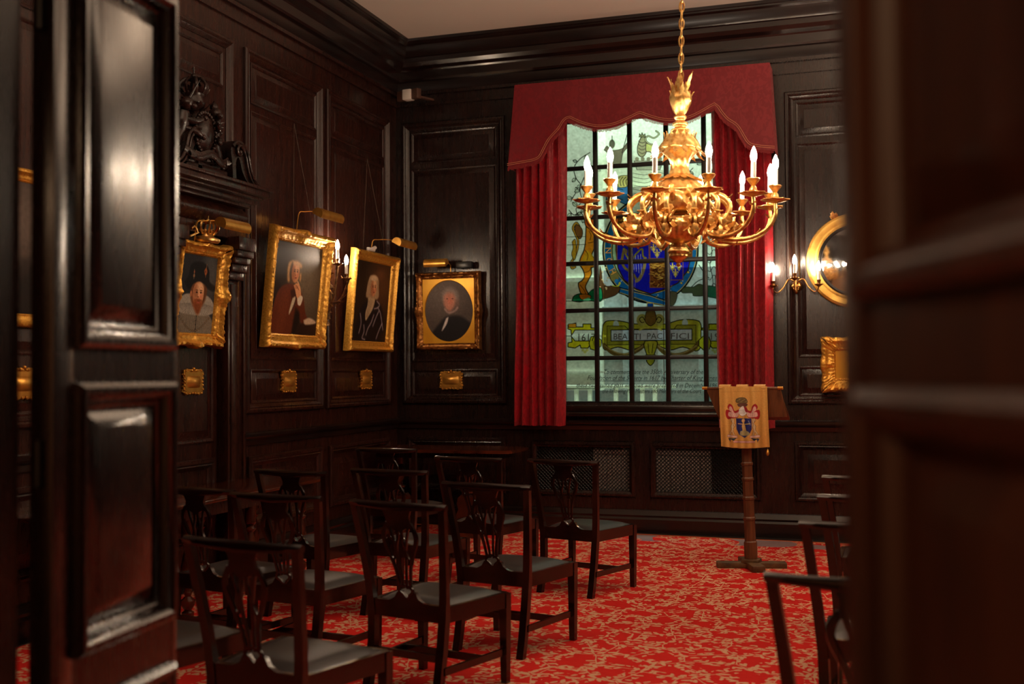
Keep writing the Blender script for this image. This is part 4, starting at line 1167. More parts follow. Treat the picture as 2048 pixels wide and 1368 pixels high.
for i in range(n):
    t = 2 * PI * i / n
    vs += [(r_ * math.cos(t), -y, r_ * math.sin(t)) for r_, y in pr]
fs = [(i * q + j, i * q + j + 1, ((i + 1) % n) * q + j + 1, ((i + 1) % n) * q + j) for i in range(n) for j in range(q - 1)]
mb.add(vs, fs).build('inner_ring', 'black_paint', parent=mr)
mb = MB(); vs = [(0, -.022, 0)]
for k in (1, 2, 3): vs += [(.302 * k / 3 * math.cos(2 * PI * i / n), -.008 - .014 * (1 - (k / 3) ** 2), .302 * k / 3 * math.sin(2 * PI * i / n)) for i in range(n)]
fs = [(0, 1 + i, 1 + (i + 1) % n) for i in range(n)] + [(1 + k * n + i, 1 + (k + 1) * n + i, 1 + (k + 1) * n + (i + 1) % n, 1 + k * n + (i + 1) % n) for k in (0, 1) for i in range(n)]
mb.add(vs, fs).build('mirror_plate', 'mirror_glass', parent=mr)
def leafshape(mb, p, d, up, L, wd, curl=.25, n=6, T=None):
    # acanthus-like leaf from p along d, curling towards up
    p, d, up = Vector(p), Vector(d).normalized(), Vector(up).normalized()
    s_ = d.cross(up).normalized(); vs = []; fs = []
    for i in range(n + 1):
        t = i / n; wv = wd * math.sin(PI * (.12 + .88 * t) ** .8) * (1 + .22 * math.sin(t * 22)) + .001
        c = p + d * L * t * (1 - .15 * t) + up * (curl * L * t * t)
        vs += [c - s_ * wv + up * .002, c + up * wd * .35, c + s_ * wv + up * .002, c - up * .004]
    for i in range(n):
        for k in range(4):
            fs.append((i * 4 + k, i * 4 + (k + 1) % 4, (i + 1) * 4 + (k + 1) % 4, (i + 1) * 4 + k))
    fs += [(0, 1, 2, 3), (n * 4 + 3, n * 4 + 2, n * 4 + 1, n * 4)]
    return mb.add(vs, fs, T)
for tuft in (((-27, .09), (-23, .06)), ((-4, .09), (0, .14), (4, .09)), ((23, .06), (27, .09))):
  mb = MB()
  for a, L in tuft:
    t = math.radians(90 - a); c, s_ = math.cos(t), math.sin(t)
    leafshape(mb, (.43 * c, -.03, .43 * s_), (c - .5 * (1 if a > 0 else -1 if a < 0 else 0), -.2, s_), (0, -1, 0), L, .022)
  mb.build('leaf_crest', 'gold', parent=mr)
gf = empty('gilt_frame', (-.2, D - .04, 1.614)); tag(gf, 'small richly carved gilt frame hanging below the round mirror', 'frame')
mb = MB(); frame_mesh(mb, .62, .50, .125, .06, PROF, 1.15, .03, ((0, .05), (1, .05), (2, .05), (3, .05)), 9, step=.006)
mb.build('frame', 'frame_gold', parent=gf, angle=50)
MB().box(-.2, -.006, -.14, .2, 0.02, .14).build('panel', 'mat_gold', parent=gf)

# ================================================================== candle lights
def bulb_mesh(mb, c, s_=1.22):
    x, y, z = c
    mb.lathe([(.010 * s_, 0), (.017 * s_, .018 * s_), (.019 * s_, .036 * s_), (.015 * s_, .058 * s_), (.007 * s_, .078 * s_), (.001, .09 * s_)], 10, c)
def pan_prof(r): return [(.004, -.018), (.012, -.016), (r * .55, -.008), (r * .9, .0), (r, .006), (r * .96, .009), (r * .6, -.001), (.014, -.002), (.014, .004)]
def arm_parts(parent, path, radii, tip, leaves, metal='gold', pan=.07, cr_=.010, clen=.10, vase=True, wob=8):
    # tip = top of the arm, under the drip pan
    mb = MB(); mb.tube(path, radii, 8)
    for (p, d, up, L, wd) in leaves: leafshape(mb, p, d, up, L, wd)
    arm = mb.build('arm', metal, parent=parent, angle=60)
    mb = MB(); x, y, z = tip
    mb.lathe(pan_prof(pan), 24, tip, wob=lambda r, zz, a: r * (1 + (.15 * math.cos(wob * a) * (r / pan) ** 3)))
    mb.build('drip_pan', metal, parent=arm, angle=50)
    mb = MB(); h0 = .0
    if vase:
        mb.lathe([(.010, 0), (.014, .006), (.024, .022), (.020, .036), (.012, .048), (.018, .058), (.034, .078), (.040, .088), (.036, .092), (.014, .090)], 14, tip); h0 = .088
    else:
        mb.lathe([(.010, 0), (.016, .01), (.013, .02), (.018, .04), (.022, .046), (.014, .048)], 12, tip); h0 = .045
    mb.build('candle_cup', metal, parent=arm)
    MB().lathe([(cr_, 0), (cr_, clen), (cr_ * .7, clen + .003)], 12, (x, y, z + h0)).build('candle_tube', 'candle', parent=arm)
    mb = MB(); bulb_mesh(mb, (x, y, z + h0 + clen), 1.0); mb.build('bulb', 'bulb', parent=arm)
    return arm
def chandelier(label):
    root = empty('chandelier', (0, 0, 0)); tag(root, label, 'chandelier', 'gilt chandeliers')
    # z = 0 at the bulb tips
    def orn(r, z, a):
        w_ = 1 + .05 * math.sin(a * 9 + z * 60) * (r > .05) + .03 * mn.noise(Vector((math.cos(a) * 4, math.sin(a) * 4, z * 30)))
        return r * w_
    mb = MB()
    def curveprof(pts, k=5): return [(max(.002, q.x), q.z) for q in spline([(r_, 0, z_) for r_, z_ in pts], k)]
    mb.lathe(curveprof([(.085, -.365), (.14, -.35), (.172, -.32), (.178, -.27), (.170, -.24), (.176, -.225), (.155, -.205), (.12, -.17), (.08, -.14), (.06, -.10), (.054, -.06), (.066, -.02), (.095, .01), (.124, .035), (.126, .055), (.104, .095), (.072, .13), (.05, .155)]), 48, wob=orn)
    for k in range(16):
        a = 2 * PI * k / 16; c, s_ = math.cos(a), math.sin(a)
        leafshape(mb, (.118 * c, .118 * s_, .05), (c * .35, s_ * .35, -1), (c, s_, .2), .085, .018, .5)
        leafshape(mb, (.10 * c, .10 * s_, .08), (-c * .4, -s_ * .4, 1), (c, s_, .2), .075, .014, .35)
        leafshape(mb, (.07 * c, .07 * s_, -.12), (c * 1.0, s_ * 1.0, -.8), (c, s_, 1), .11, .02, .25)
        if k % 2: leafshape(mb, (.17 * c, .17 * s_, -.25), (c * .2, s_ * .2, -1), (c, s_, 0), .10, .022, .3)
    mb.build('body', 'gold', parent=root, angle=60)
    mb = MB()
    mb.lathe(curveprof([(.048, .15), (.056, .163), (.036, .172), (.034, .182), (.046, .190), (.047, .204), (.032, .214), (.027, .222), (.038, .234), (.039, .246), (.02, .258)]), 28)
    mb.build('stem', 'gold', parent=root)
    # flame-leaf finial under the chain
    mb = MB()
    mb.lathe(curveprof([(.02, .25), (.04, .275), (.06, .32), (.068, .36), (.05, .40), (.02, .42)]), 24, wob=lambda r, z, a: r * (1 + .08 * math.sin(8 * a + z * 30)))
    for k in range(16):
        a = 2 * PI * k / 16 + .1; c, s_ = math.cos(a), math.sin(a); lo = k % 2
        b0 = .31 + .04 * (k % 3)
        leafshape(mb, (.05 * c, .05 * s_, b0), (c * .1 - s_ * .15, s_ * .1 + c * .15, 1), (c, s_, 0), .11 + .05 * ((k * 7) % 5) / 4, .014, .18 - .22 * lo)
    for k in range(5):
        a = 2 * PI * k / 5; leafshape(mb, (.02 * math.cos(a), .02 * math.sin(a), .40), (-.1 * math.cos(a), -.1 * math.sin(a), 1), (math.cos(a), math.sin(a), 0), .14, .012, -.08)
    mb.build('flame_finial', 'gold', parent=root, angle=60)
    # gadrooned bowl and pine finial
    mb = MB()
    mb.lathe(curveprof([(.06, -.36), (.062, -.375), (.10, -.382), (.136, -.395), (.148, -.425), (.138, -.46), (.108, -.505), (.06, -.535), (.035, -.545), (.03, -.56)]), 96,
             wob=lambda r, z, a: r * (1 + (.055 * (abs(math.sin(8 * a)) - .4) + .02 * math.sin(z * 260) * (abs(math.sin(8 * a)) < .55)) * (r > .07)))
    mb.build('bowl', 'gold', parent=root, angle=50)
    mb = MB()
    mb.lathe(curveprof([(.03, -.55), (.036, -.56), (.055, -.575), (.06, -.60), (.054, -.625), (.038, -.645), (.018, -.66), (.01, -.668), (.015, -.677), (.003, -.69)]), 28,
             wob=lambda r, z, a: r * (1 + .12 * math.sin(a * 7 + z * 90) * math.sin(a * 7 - z * 90)))
    mb.build('drop_finial', 'gold', parent=root, angle=60)
    # twelve scrolled arms
    RT = .586
    P = spline([(.15, 0, -.30), (.20, 0, -.25), (.27, 0, -.262), (.315, 0, -.315), (.30, 0, -.385), (.25, 0, -.43), (.235, 0, -.475), (.27, 0, -.515), (.36, 0, -.53), (.46, 0, -.515), (.545, 0, -.465), (.588, 0, -.39), (RT, 0, -.31)], 5)
    Rr = lerp_list([.018, .02, .017, .015, .017, .014, .015, .016, .014, .013, .012, .014, .010], len(P))
    leaves = []
    X_ = Vector((1, 0, 0)); Z_ = Vector((0, 0, 1))
    for (p, d, up, L, wd) in (((.20, 0, -.25), (.3, 0, 1), (-1, 0, .3), .06, .018), ((.29, 0, -.28), (1, 0, .4), (0, 0, 1), .05, .016), ((.30, 0, -.36), (.9, 0, -.6), (.3, 0, 1), .075, .022),
                              ((.27, 0, -.40), (-1, 0, .2), (0, 0, 1), .07, .02), ((.24, 0, -.50), (-.6, 0, -.8), (-1, 0, .2), .05, .016), ((.34, 0, -.52), (.3, 0, 1), (-1, 0, .2), .085, .024),
                              ((.36, 0, -.53), (.2, 0, -1), (-1, 0, 0), .03, .012), ((.46, 0, -.51), (.8, 0, .5), (-.2, 0, 1), .06, .016), ((.55, 0, -.45), (.9, 0, -.1), (0, 0, 1), .035, .013), ((.585, 0, -.37), (.6, 0, 1), (1, 0, 0), .04, .018),
                              ((.585, 0, -.37), (-.6, 0, 1), (-1, 0, 0), .04, .018), ((.22, 0, -.33), (.5, 0, -1), (1, 0, .2), .08, .022)):
        leaves.append((p, d, up, L, wd))
    # inner volute
    a0 = arm_parts(root, P, Rr, (RT, 0, -.302), leaves, pan=.078, cr_=.0150, clen=.100)
    mb = MB()
    mb.tube([(.30 + (.055 - .0045 * i) * math.cos(1.9 - .62 * i), 0, -.455 + (.055 - .0045 * i) * math.sin(1.9 - .62 * i)) for i in range(12)], lerp_list([.012, .008, .013], 12), 8)
    for k in range(9): leafshape(mb, (.30, 0, -.44), (math.cos(.9 * k), .45 * (-1) ** k, math.sin(.9 * k)), (0, (-1) ** k, .2), .085, .022)
    mb.build('scroll', 'gold', parent=a0, angle=60)
    for k in range(12):
        a = a0 if k == 0 else copy_tree(a0, root)
        a.rotation_euler = (0, 0, math.radians(-90 - 4 + 30 * k))
    # chain to the ceiling
    ch = MB(); z = .50; i = 0
    while z < 2.08:
        T = Matrix.Translation((0, 0, z)) @ Matrix.Rotation(PI / 2 * (i % 2) + .3, 4, 'Z')
        ch.tube([(.014 * math.cos(t), 0, .034 * math.sin(t)) for t in [2 * PI * q / 12 for q in range(12)]], .0055, 6, T, closed=True)
        z += .054; i += 1
    ch.tube([(.003 * math.sin(q), .003 * math.cos(q), .52 + q * .1) for q in range(17)], .0035, 5)
    ch.build('chain', 'gold', parent=root)
    mb = MB(); mb.lathe([(.07, 2.11), (.065, 2.09), (.03, 2.07), (.01, 2.06)], 20); mb.build('ceiling_rose', 'gold', parent=root)
    return root
c1 = chandelier('ornate gilt twelve-candle chandelier hanging in front of the stained glass window')
c1.location = (-1.16, 6.9, 2.893); c1.rotation_euler = (0, math.radians(1.4), 0)
c2 = copy_tree(c1); c2.location = (.82, 6.9, 2.95); c2.rotation_euler = (0, 0, .2)
c2['label'] = 'second gilt chandelier hanging beyond the open right-hand door leaf'

def sconce(label, loc, rot, arms, metal, drop, kind=0):
    root = empty('wall_candle_light', loc, rot); tag(root, label, 'wall light', None)
    mb = MB()
    # carved back plate (front is -Y)
    mb.lathe([(.05, 0), (.052, .012), (.04, .03), (.02, .045), (.001, .05)], 20, T=Matrix.Rotation(PI / 2, 4, 'X') )
    if drop:
        mb.tube(spline([(0, -.02, .08), (0, -.035, 0), (0, -.045, -.10), (0, -.03, -.2), (0, -.02, -.30), (0, -.012, -.36)], 5), lerp_list([.015, .06, .065, .036, .026, .004], 26), 10, flat=.7)
        for k in range(14):
            z = .08 - .03 * k; s_ = (-1) ** k
            leafshape(mb, (0, -.035, z), (s_, -.25, -.6), (0, -1, 0), .095 - .004 * k, .026)
    else:
        for k in range(6):
            a = 2 * PI * k / 6; leafshape(mb, (0, -.03, 0), (math.cos(a), -.3, math.sin(a)), (0, -1, 0), .05, .016)
        mb.lathe([(.001, -.075), (.012, -.065), (.02, -.05), (.012, -.03), (.02, -.01)], 12, (0, -.05, 0))
    mb.build('back_plate', metal, parent=root, angle=60)
    for (dx, dy, dz, L) in arms:
        e = Vector((dx, -dy, dz)); h_ = Vector((dx, -dy, 0)).normalized()
        lowz = min(0, dz) - (.05 if not kind else .045)
        if kind:
            P = spline([(0, -.03, 0), h_ * L * .12 + Vector((0, -.03, .05)), h_ * L * .35 + Vector((0, 0, .06)), h_ * L * .55 + Vector((0, 0, -.01)), h_ * L * .8 + Vector((0, 0, -.06)), h_ * L * .97 + Vector((0, 0, -.045)), e], 5)
        else:
            P = spline([(0, -.03, -.06), h_ * L * .3 + Vector((0, 0, lowz - .04)), h_ * L * .7 + Vector((0, 0, lowz - .03)), h_ * L * 1.0 + Vector((0, 0, dz - .06)), e], 6)
        r_ = lerp_list([.012, .009, .010, .007], len(P)) if not kind else lerp_list([.008, .006, .006], len(P))
        lv = [(P[i], (P[i] - P[i - 1]) + Vector((0, 0, .01 * (-1) ** i)), (0, 0, 1), .07, .02) for i in range(3, len(P) - 3, 2)]
        arm_parts(root, P, r_, tuple(e), lv if not kind else [], metal, pan=.045 if not kind else .036, cr_=.0145, clen=.085, vase=False)
    return root
sconce('dark bronze three-candle wall light between the two large portraits', (W + .04, 9.06, 2.30), (0, 0, PI / 2),
       ((-.055, .09, .158, .105), (-.02, .16, .243, .16), (.055, .21, .113, .22)), 'bronze', True)
sconce('slender brass three-candle wall light in front of the round mirror', (-.73, D - .02, 2.345), (0, 0, 0),
       ((-.20, .13, -.0, .24), (.0, .20, .06, .2), (.21, .13, .0, .24)), 'old_brass', False, 1)
# more wall lights of the same sort further along the room, out of the picture
def lamp_copy(src, loc, rz, label):
    c = copy_tree(src); c.location = loc; c.rotation_euler = (0, 0, rz); c['label'] = label; return c

# ================================================================== corner sensor
sn = empty('corner_sensor', (W + .28, D - .30, 4.40)); tag(sn, 'small white sensor box with brown sides high in the room corner', 'sensor')
RS = Matrix.Rotation(math.radians(-24), 4, 'Z')
MB().box(-.045, -.06, -.055, .05, .03, .05, RS @ Matrix.Rotation(.3, 4, 'Z'), bev=.006).build('sensor_box', 'white_plastic', parent=sn)
MB().box(-.135, -.045, -.05, -.045, .0, .05, RS, bev=.004).build('side_block', 'brown_plastic', parent=sn)
MB().box(.05, -.02, -.05, .14, .04, .05, RS, bev=.004).build('side_block', 'brown_plastic', parent=sn)
MB().box(-.02, .0, .0, .02, .34, .02, RS).build('bracket', 'brown_plastic', parent=sn)

# ================================================================== curtains and pelmet
def curtain(label, yy, top, bot, gaps_top, gaps_bot, seed):
    # gaps = picture positions of the valleys between folds, read at the top and at the hem
    root = empty('curtain', (0, 0, 0))
    nz = 46; per = 12
    xt = [on_y(g, 400, yy).x for g in gaps_top]; xb = [on_y(g, 800, yy).x for g in gaps_bot]
    z0, z1 = bot, top; q = random.Random(seed)
    dep = [q.uniform(.10, .14) for _ in xt]
    vs = []; cols = (len(xt) - 1) * per + 1
    for j in range(nz + 1):
        t = j / nz; z = z0 + (z1 - z0) * t
        for i in range(cols):
            k = min(i // per, len(xt) - 2); u = i / per - k
            g0 = xb[k] + (xt[k] - xb[k]) * t; g1 = xb[k + 1] + (xt[k + 1] - xb[k + 1]) * t
            wv = g1 - g0
            h_ = dep[k] * (.9 + .25 * math.sin(z * 1.7 + k)) * (1 - .45 * t)
            bul = math.sin(PI * u) ** 1.0 if 0 < u < 1 else 0
            x = g0 + wv * (u + .10 * math.sin(2 * PI * u)) + .004 * math.sin(z * 3 + k * 2)
            vs.append((x, yy - h_ * bul + .006 * math.sin(z * 4 + i), z + .004 * math.sin(i * .7)))
    n0 = len(vs)
    vs += [(x, y + .006, z) for x, y, z in vs]
    fs = []
    for j in range(nz):
        for i in range(cols - 1):
            a = j * cols + i
            fs.append((a, a + 1, a + cols + 1, a + cols)); fs.append((a + n0, a + n0 + cols, a + n0 + cols + 1, a + n0 + 1))
    for i in range(cols - 1):
        fs.append((i, i + n0, i + n0 + 1, i + 1))
    for j in range(nz):
        for i in (0, cols - 1):
            a = j * cols + i; fs.append((a, a + cols, a + cols + n0, a + n0))
    bpy.data.objects.remove(root)
    o = MB().add(vs, fs).build('curtain', 'curtain_damask', angle=80)
    return tag(o, label, 'curtain', 'red damask curtains')
curtain('red damask curtain hanging left of the stained glass', D - .125, 4.25, 1.035, (1034, 1047, 1062, 1080, 1091, 1107, 1136), (1030, 1043, 1059, 1077, 1091, 1107, 1130), 4)
curtain('red damask curtain hanging right of the stained glass, behind the lectern desk', D - .125, 4.25, 1.025, (1424, 1440, 1456, 1471, 1487, 1502, 1516, 1545), (1438, 1452, 1466, 1480, 1493, 1508, 1521, 1549), 9)
YP = D - .27
pel = empty('pelmet', (-2.17, YP, 4.0)); tag(pel, 'scalloped red fabric pelmet with tan braid across the window head', 'pelmet')
def padd(mb, name, mats, **k):
    o = mb.build(name, mats, parent=pel, **k); o.matrix_parent_inverse = Matrix.Translation(-pel.location); return o
low = spline([(x, y, 0) for x, y in ((1017, 336), (1050, 330), (1070, 326), (1084, 318), (1094, 300), (1104, 282), (1122, 262), (1132, 246), (1139, 241))], 3)
low += spline([(x, y, 0) for x, y in ((1139, 241), (1158, 250), (1182, 257), (1204, 259), (1232, 254), (1258, 243), (1280, 232))], 3)[1:]
low += spline([(x, y, 0) for x, y in ((1280, 232), (1302, 240), (1328, 246), (1352, 246), (1380, 241), (1404, 230), (1430, 215))], 3)[1:]
low += spline([(x, y, 0) for x, y in ((1430, 215), (1438, 228), (1452, 244), (1470, 256), (1482, 275), (1492, 290), (1508, 298), (1549, 302))], 3)[1:]
lw = [on_y(p.x, p.y, YP) for p in low]
x0t, x1t = on_y(1029, 170, YP).x, on_y(1537, 125, YP).x
tl, tr = on_y(1029, 170, YP), on_y(1537, 125, YP)
N = len(lw); vs = []; nr = 10
for i, p in enumerate(lw):
    f = (p.x - lw[0].x) / (lw[-1].x - lw[0].x)
    top = tl.lerp(tr, f)
    for j in range(nr + 1):
        t = j / nr; q = p.lerp(top, t)
        vs.append((q.x, YP - .02 * (1 - t) + .006 * math.sin(q.x * 9) * (1 - t), q.z))
n0 = len(vs); vs += [(x, y + .02, z) for x, y, z in vs]; fs = []; c = nr + 1
for i in range(N - 1):
    for j in range(nr):
        a = i * c + j; fs.append((a, a + c, a + c + 1, a + 1)); fs.append((a + n0, a + 1 + n0, a + c + 1 + n0, a + c + n0))
    fs.append((i * c, i * c + n0, (i + 1) * c + n0, (i + 1) * c)); fs.append((i * c + nr, (i + 1) * c + nr, (i + 1) * c + nr + n0, i * c + nr + n0))
mb = MB().add(vs, fs)
for (xa, za, xb, zb) in ((lw[0].x, lw[0].z, tl.x, tl.z), (lw[-1].x, lw[-1].z, tr.x, tr.z)):
    mb.add([(xa, YP - .02, za), (xb, YP, zb), (xb, D, zb), (xa, D, za), (xa + .01, YP - .02, za), (xb + .01, YP, zb), (xb + .01, D, zb), (xa + .01, D, za)],
           [(0, 1, 2, 3), (4, 7, 6, 5), (0, 4, 5, 1), (1, 5, 6, 2), (2, 6, 7, 3), (3, 7, 4, 0)])
mb.box(tl.x, YP, tl.z - .03, tr.x, D, tl.z - .01)
padd(mb, 'valance', 'pelmet_damask', angle=70)
for off in (.022, .038):
    mb = MB(); pts = []
    for i, p in enumerate(lw):
        t_ = (lw[min(i + 1, N - 1)] - lw[max(i - 1, 0)]).normalized(); nrm = Vector((-t_.z, 0, t_.x))
        pts.append((p.x + nrm.x * off, YP - .026, p.z + nrm.z * off))
    mb.tube(pts, .0028, 6); padd(mb, 'braid', 'braid')
mb = MB(); q = random.Random(2); L = 0
for i in range(N - 1):
    a, b = lw[i], lw[i + 1]; n = max(1, int((b - a).length / .009))
    for k in range(n):
        p = a.lerp(b, k / n); l = .022 + .012 * q.random()
        mb.box(p.x - .0028, YP - .022, p.z - l, p.x + .0028, YP - .014, p.z + .004)
o = padd(mb, 'fringe', 'fringe', smooth=False); o['kind'] = 'stuff'
cd = empty('pull_cord', (on_y(1535, 870, D - .1).x, D - .1, 1.1)); tag(cd, 'thin pull cord with brass ball end hanging below the right curtain', 'cord')
MB().tube([(0, 0, 0.0), (0.002, 0, -.15), (0, 0, -.28)], .0028, 5).build('cord', 'cable', parent=cd)
MB().lathe([(.002, -.27), (.009, -.28), (.016, -.30), (.016, -.315), (.008, -.33), (.002, -.335)], 12).build('ball_end', 'brass', parent=cd)

# ================================================================== carpet
ca = math.atan2(-.27, 5.6)
o = MB().box(-6.2, -9.0, 0.0, 5.0, 0.0, .012).build('carpet', 'carpet', smooth=False)
o.location = (-1.0, 10.52, 0); o.rotation_euler = (0, 0, ca)
# keep it inside the room
me = o.data
bm = bmesh.new(); bm.from_mesh(me)
Mi = (Matrix.Translation(o.location) @ Matrix.Rotation(ca, 4, 'Z')).inverted()
for co, no in (((W + .12, 0, 0), (-1, 0, 0)), ((RX - .12, 0, 0), (1, 0, 0)), ((0, NY + .05, 0), (0, -1, 0)), ((0, D - .08, 0), (0, 1, 0))):
    bmesh.ops.bisect_plane(bm, geom=bm.verts[:] + bm.edges[:] + bm.faces[:], plane_co=Mi @ Vector(co), plane_no=Mi.to_3x3() @ Vector(no), clear_outer=True)
bm.to_mesh(me); bm.free()
tag(o, 'red carpet with tan leaf sprays covering the floor of the room', 'carpet')
CZ = .012

# ================================================================== chairs
def ribbon(mb, pts, w, thk, surf, k=6):
    # flat strap following 2D points (x, z), laid on surf(z) -> y
    S = spline([(x, 0, z) for x, z in pts], k)
    if not hasattr(w, '__len__'): w = [w, w]
    ws = lerp_list(w, len(S)); vs = []
    for i, p in enumerate(S):
        t = (S[min(i + 1, len(S) - 1)] - S[max(i - 1, 0)]).normalized(); n_ = Vector((-t.z, 0, t.x)) * ws[i] / 2
        for (s_, d) in ((-1, 0), (-.7, -thk * .55), (.7, -thk * .55), (1, 0), (.7, thk * .5), (-.7, thk * .5)):
            q = p + n_ * s_; vs.append((q.x, surf(q.z) + d, q.z))
    c = 6; fs = [(i * c + j, i * c + (j + 1) % c, (i + 1) * c + (j + 1) % c, (i + 1) * c + j) for i in range(len(S) - 1) for j in range(c)]
    fs += [tuple(range(c))[::-1], tuple((len(S) - 1) * c + j for j in range(c))]
    return mb.add(vs, fs)
SH, BH = .455, .945
def back_y(z):      # centre line of the raked back
    t = max(0, (z - .42) / (BH - .42)); return -.215 - .085 * t ** 1.3
def post_x(z): return .205 + .06 * max(0, (z - .3) / (BH - .3)) ** 1.2
def make_chair(label):
    root = empty('dining_chair'); tag(root, label, 'chair', None)
    wd = 'chair_wood'
    # rear legs run up into the back posts
    for s in (-1, 1):
        mb = MB(); st = [(0, -.275), (.10, -.25), (.25, -.222), (.40, -.212), (.5, None), (.6, None), (.7, None), (.8, None), (.88, None), (.925, None)]
        vs = []
        for z, y in st:
            y = back_y(z) if y is None else y
            x = s * (post_x(z)); hw = .021 if z < .5 else .021 - .004 * (z - .5) / .43; hd = .019 if z < .5 else .014
            vs += [(x - hw, y - hd, z), (x + hw, y - hd, z), (x + hw, y + hd, z), (x - hw, y + hd, z)]
        n = len(st); fs = [(i * 4 + j, i * 4 + (j + 1) % 4, (i + 1) * 4 + (j + 1) % 4, (i + 1) * 4 + j) for i in range(n - 1) for j in range(4)] + [(3, 2, 1, 0), (n * 4 - 4, n * 4 - 3, n * 4 - 2, n * 4 - 1)]
        mb.add(vs, fs).build('leg', wd, parent=root, angle=40)
    for s in (-1, 1):
        mb = MB(); x = s * .255
        vs = []
        for z, h_ in ((0, .017), (.38, .022), (.445, .022)):
            vs += [(x - h_, .245 - h_, z), (x + h_, .245 - h_, z), (x + h_, .245 + h_, z), (x - h_, .245 + h_, z)]
        mb.add(vs, [(i * 4 + j, i * 4 + (j + 1) % 4, (i + 1) * 4 + (j + 1) % 4, (i + 1) * 4 + j) for i in range(2) for j in range(4)] + [(3, 2, 1, 0), (8, 9, 10, 11)])
        mb.build('leg', wd, parent=root)
    # seat frame: four rails
    mb = MB()
    def rail(a, b, z0, z1, th):
        a, b = Vector(a), Vector(b); t = (b - a).normalized(); n_ = Vector((-t.y, t.x, 0)) * th / 2
        vs = [a - n_, b - n_, b + n_, a + n_]
        mb.add([(v.x, v.y, z0) for v in vs] + [(v.x, v.y, z1) for v in vs], [(0, 3, 2, 1), (4, 5, 6, 7), (0, 1, 5, 4), (1, 2, 6, 5), (2, 3, 7, 6), (3, 0, 4, 7)])
    rail((-.205, -.212, 0), (.205, -.212, 0), .375, .455, .03); rail((-.255, .25, 0), (.255, .25, 0), .375, .45, .026)
    for s in (-1, 1): rail((s * .212, -.212, 0), (s * .262, .25, 0), .375, .45, .026)
    mb.build('seat_frame', wd, parent=root)
    # drop-in leather seat
    mb = MB(); nx, ny = 12, 12; vs = []
    for j in range(ny + 1):
        v = j / ny; y = -.195 + .435 * v; hw = .195 + .052 * v
        for i in range(nx + 1):
            u = i / nx * 2 - 1; e = (1 - u ** 6) * (1 - (2 * v - 1) ** 6)
            vs.append((u * hw, y, .446 + .030 * e ** .6 * (1 - .2 * u * u)))
    b0 = len(vs)
    fs = [(j * (nx + 1) + i, j * (nx + 1) + i + 1, (j + 1) * (nx + 1) + i + 1, (j + 1) * (nx + 1) + i) for j in range(ny) for i in range(nx)]
    vs += [(-.195, -.195, .44), (.195, -.195, .44), (.247, .24, .44), (-.247, .24, .44)]; fs.append((b0, b0 + 3, b0 + 2, b0 + 1))
    mb.add(vs, fs).build('seat_cushion', 'leather', parent=root, angle=60)
    # serpentine crest rail
    mb = MB(); vs = []; n = 24
    for i in range(n + 1):
        u = i / n * 2 - 1; x = u * .285
        top = BH - .004 - .010 * u * u + .010 * abs(u) ** 4; bt = .905 - .010 * (1 - abs(u)) + .006 * abs(u)
        yc = back_y(.93) - .022 * (1 - u * u) + .004; th = .017
        if abs(u) > .97: top -= .003
        vs += [(x, yc - th * .6, bt), (x, yc - th, (bt + top) / 2), (x, yc - th * .7, top - .006), (x, yc, top), (x, yc + th * .8, top - .006), (x, yc + th * .8, bt)]
    c = 6; fs = [(i * c + j, i * c + (j + 1) % c, (i + 1) * c + (j + 1) % c, (i + 1) * c + j) for i in range(n) for j in range(c)] + [tuple(range(c))[::-1], tuple(n * c + j for j in range(c))]
    mb.add(vs, fs).build('crest_rail', wd, parent=root, angle=50)
    # pierced splat
    mb = MB(); sf = lambda z: back_y(z) - .012 * math.sin(PI * min(1, max(0, (z - .45) / .47)))
    T_ = .012
    mb.add([], [])
    out = [(-.085, .915), (.085, .915), (.072, .885), (.062, .86), (.07, .835), (.078, .81), (.05, .815), (.02, .80), (0, .79), (-.02, .80), (-.05, .815), (-.078, .81), (-.07, .835), (-.062, .86), (-.072, .885)]
    vs = [(x, sf(z) - T_ / 2, z) for x, z in out] + [(x, sf(z) + T_ / 2, z) for x, z in out]; n = len(out)
    mb.add(vs, [tuple(range(n)), tuple(range(2 * n - 1, n - 1, -1))] + [((i + 1) % n, i, i + n, (i + 1) % n + n) for i in range(n)])
    for s in (-1, 1):
        ribbon(mb, [(s * .068, .835), (s * .092, .79), (s * .094, .75), (s * .070, .69), (s * .046, .62), (s * .036, .56), (s * .030, .52)], [.024, .030, .028, .020, .016, .018], T_, sf)
        ribbon(mb, [(s * .012, .80), (s * .014, .76), (s * .026, .71), (s * .022, .64), (s * .013, .57), (s * .012, .52)], [.018, .014, .016, .014, .014], T_, sf)
        ribbon(mb, [(s * .055, .815), (s * .045, .78), (s * .036, .74), (s * .030, .70), (s * .046, .66), (s * .058, .67)], [.016, .012, .012, .012], T_, sf, 4)
        ribbon(mb, [(s * .030, .525), (s * .040, .515), (s * .036, .50), (s * .020, .488), (s * .012, .478)], [.018, .018, .018], T_, sf, 4)
    ribbon(mb, [(-.034, .528), (0, .535), (.034, .528)], [.014, .016], T_, sf, 4)
    mb.build('splat', wd, parent=root, angle=50)
    mb = MB()
    out = [(-.19, .448), (-.15, .452), (-.10, .458), (-.07, .474), (-.055, .50), (-.03, .505), (-.018, .488), (0, .476), (.018, .488), (.03, .505), (.055, .50), (.07, .474), (.10, .458), (.15, .452), (.19, .448), (.19, .43), (-.19, .43)]
    mb.prism(out, -.228, -.205).build('splat_shoe', wd, parent=root)
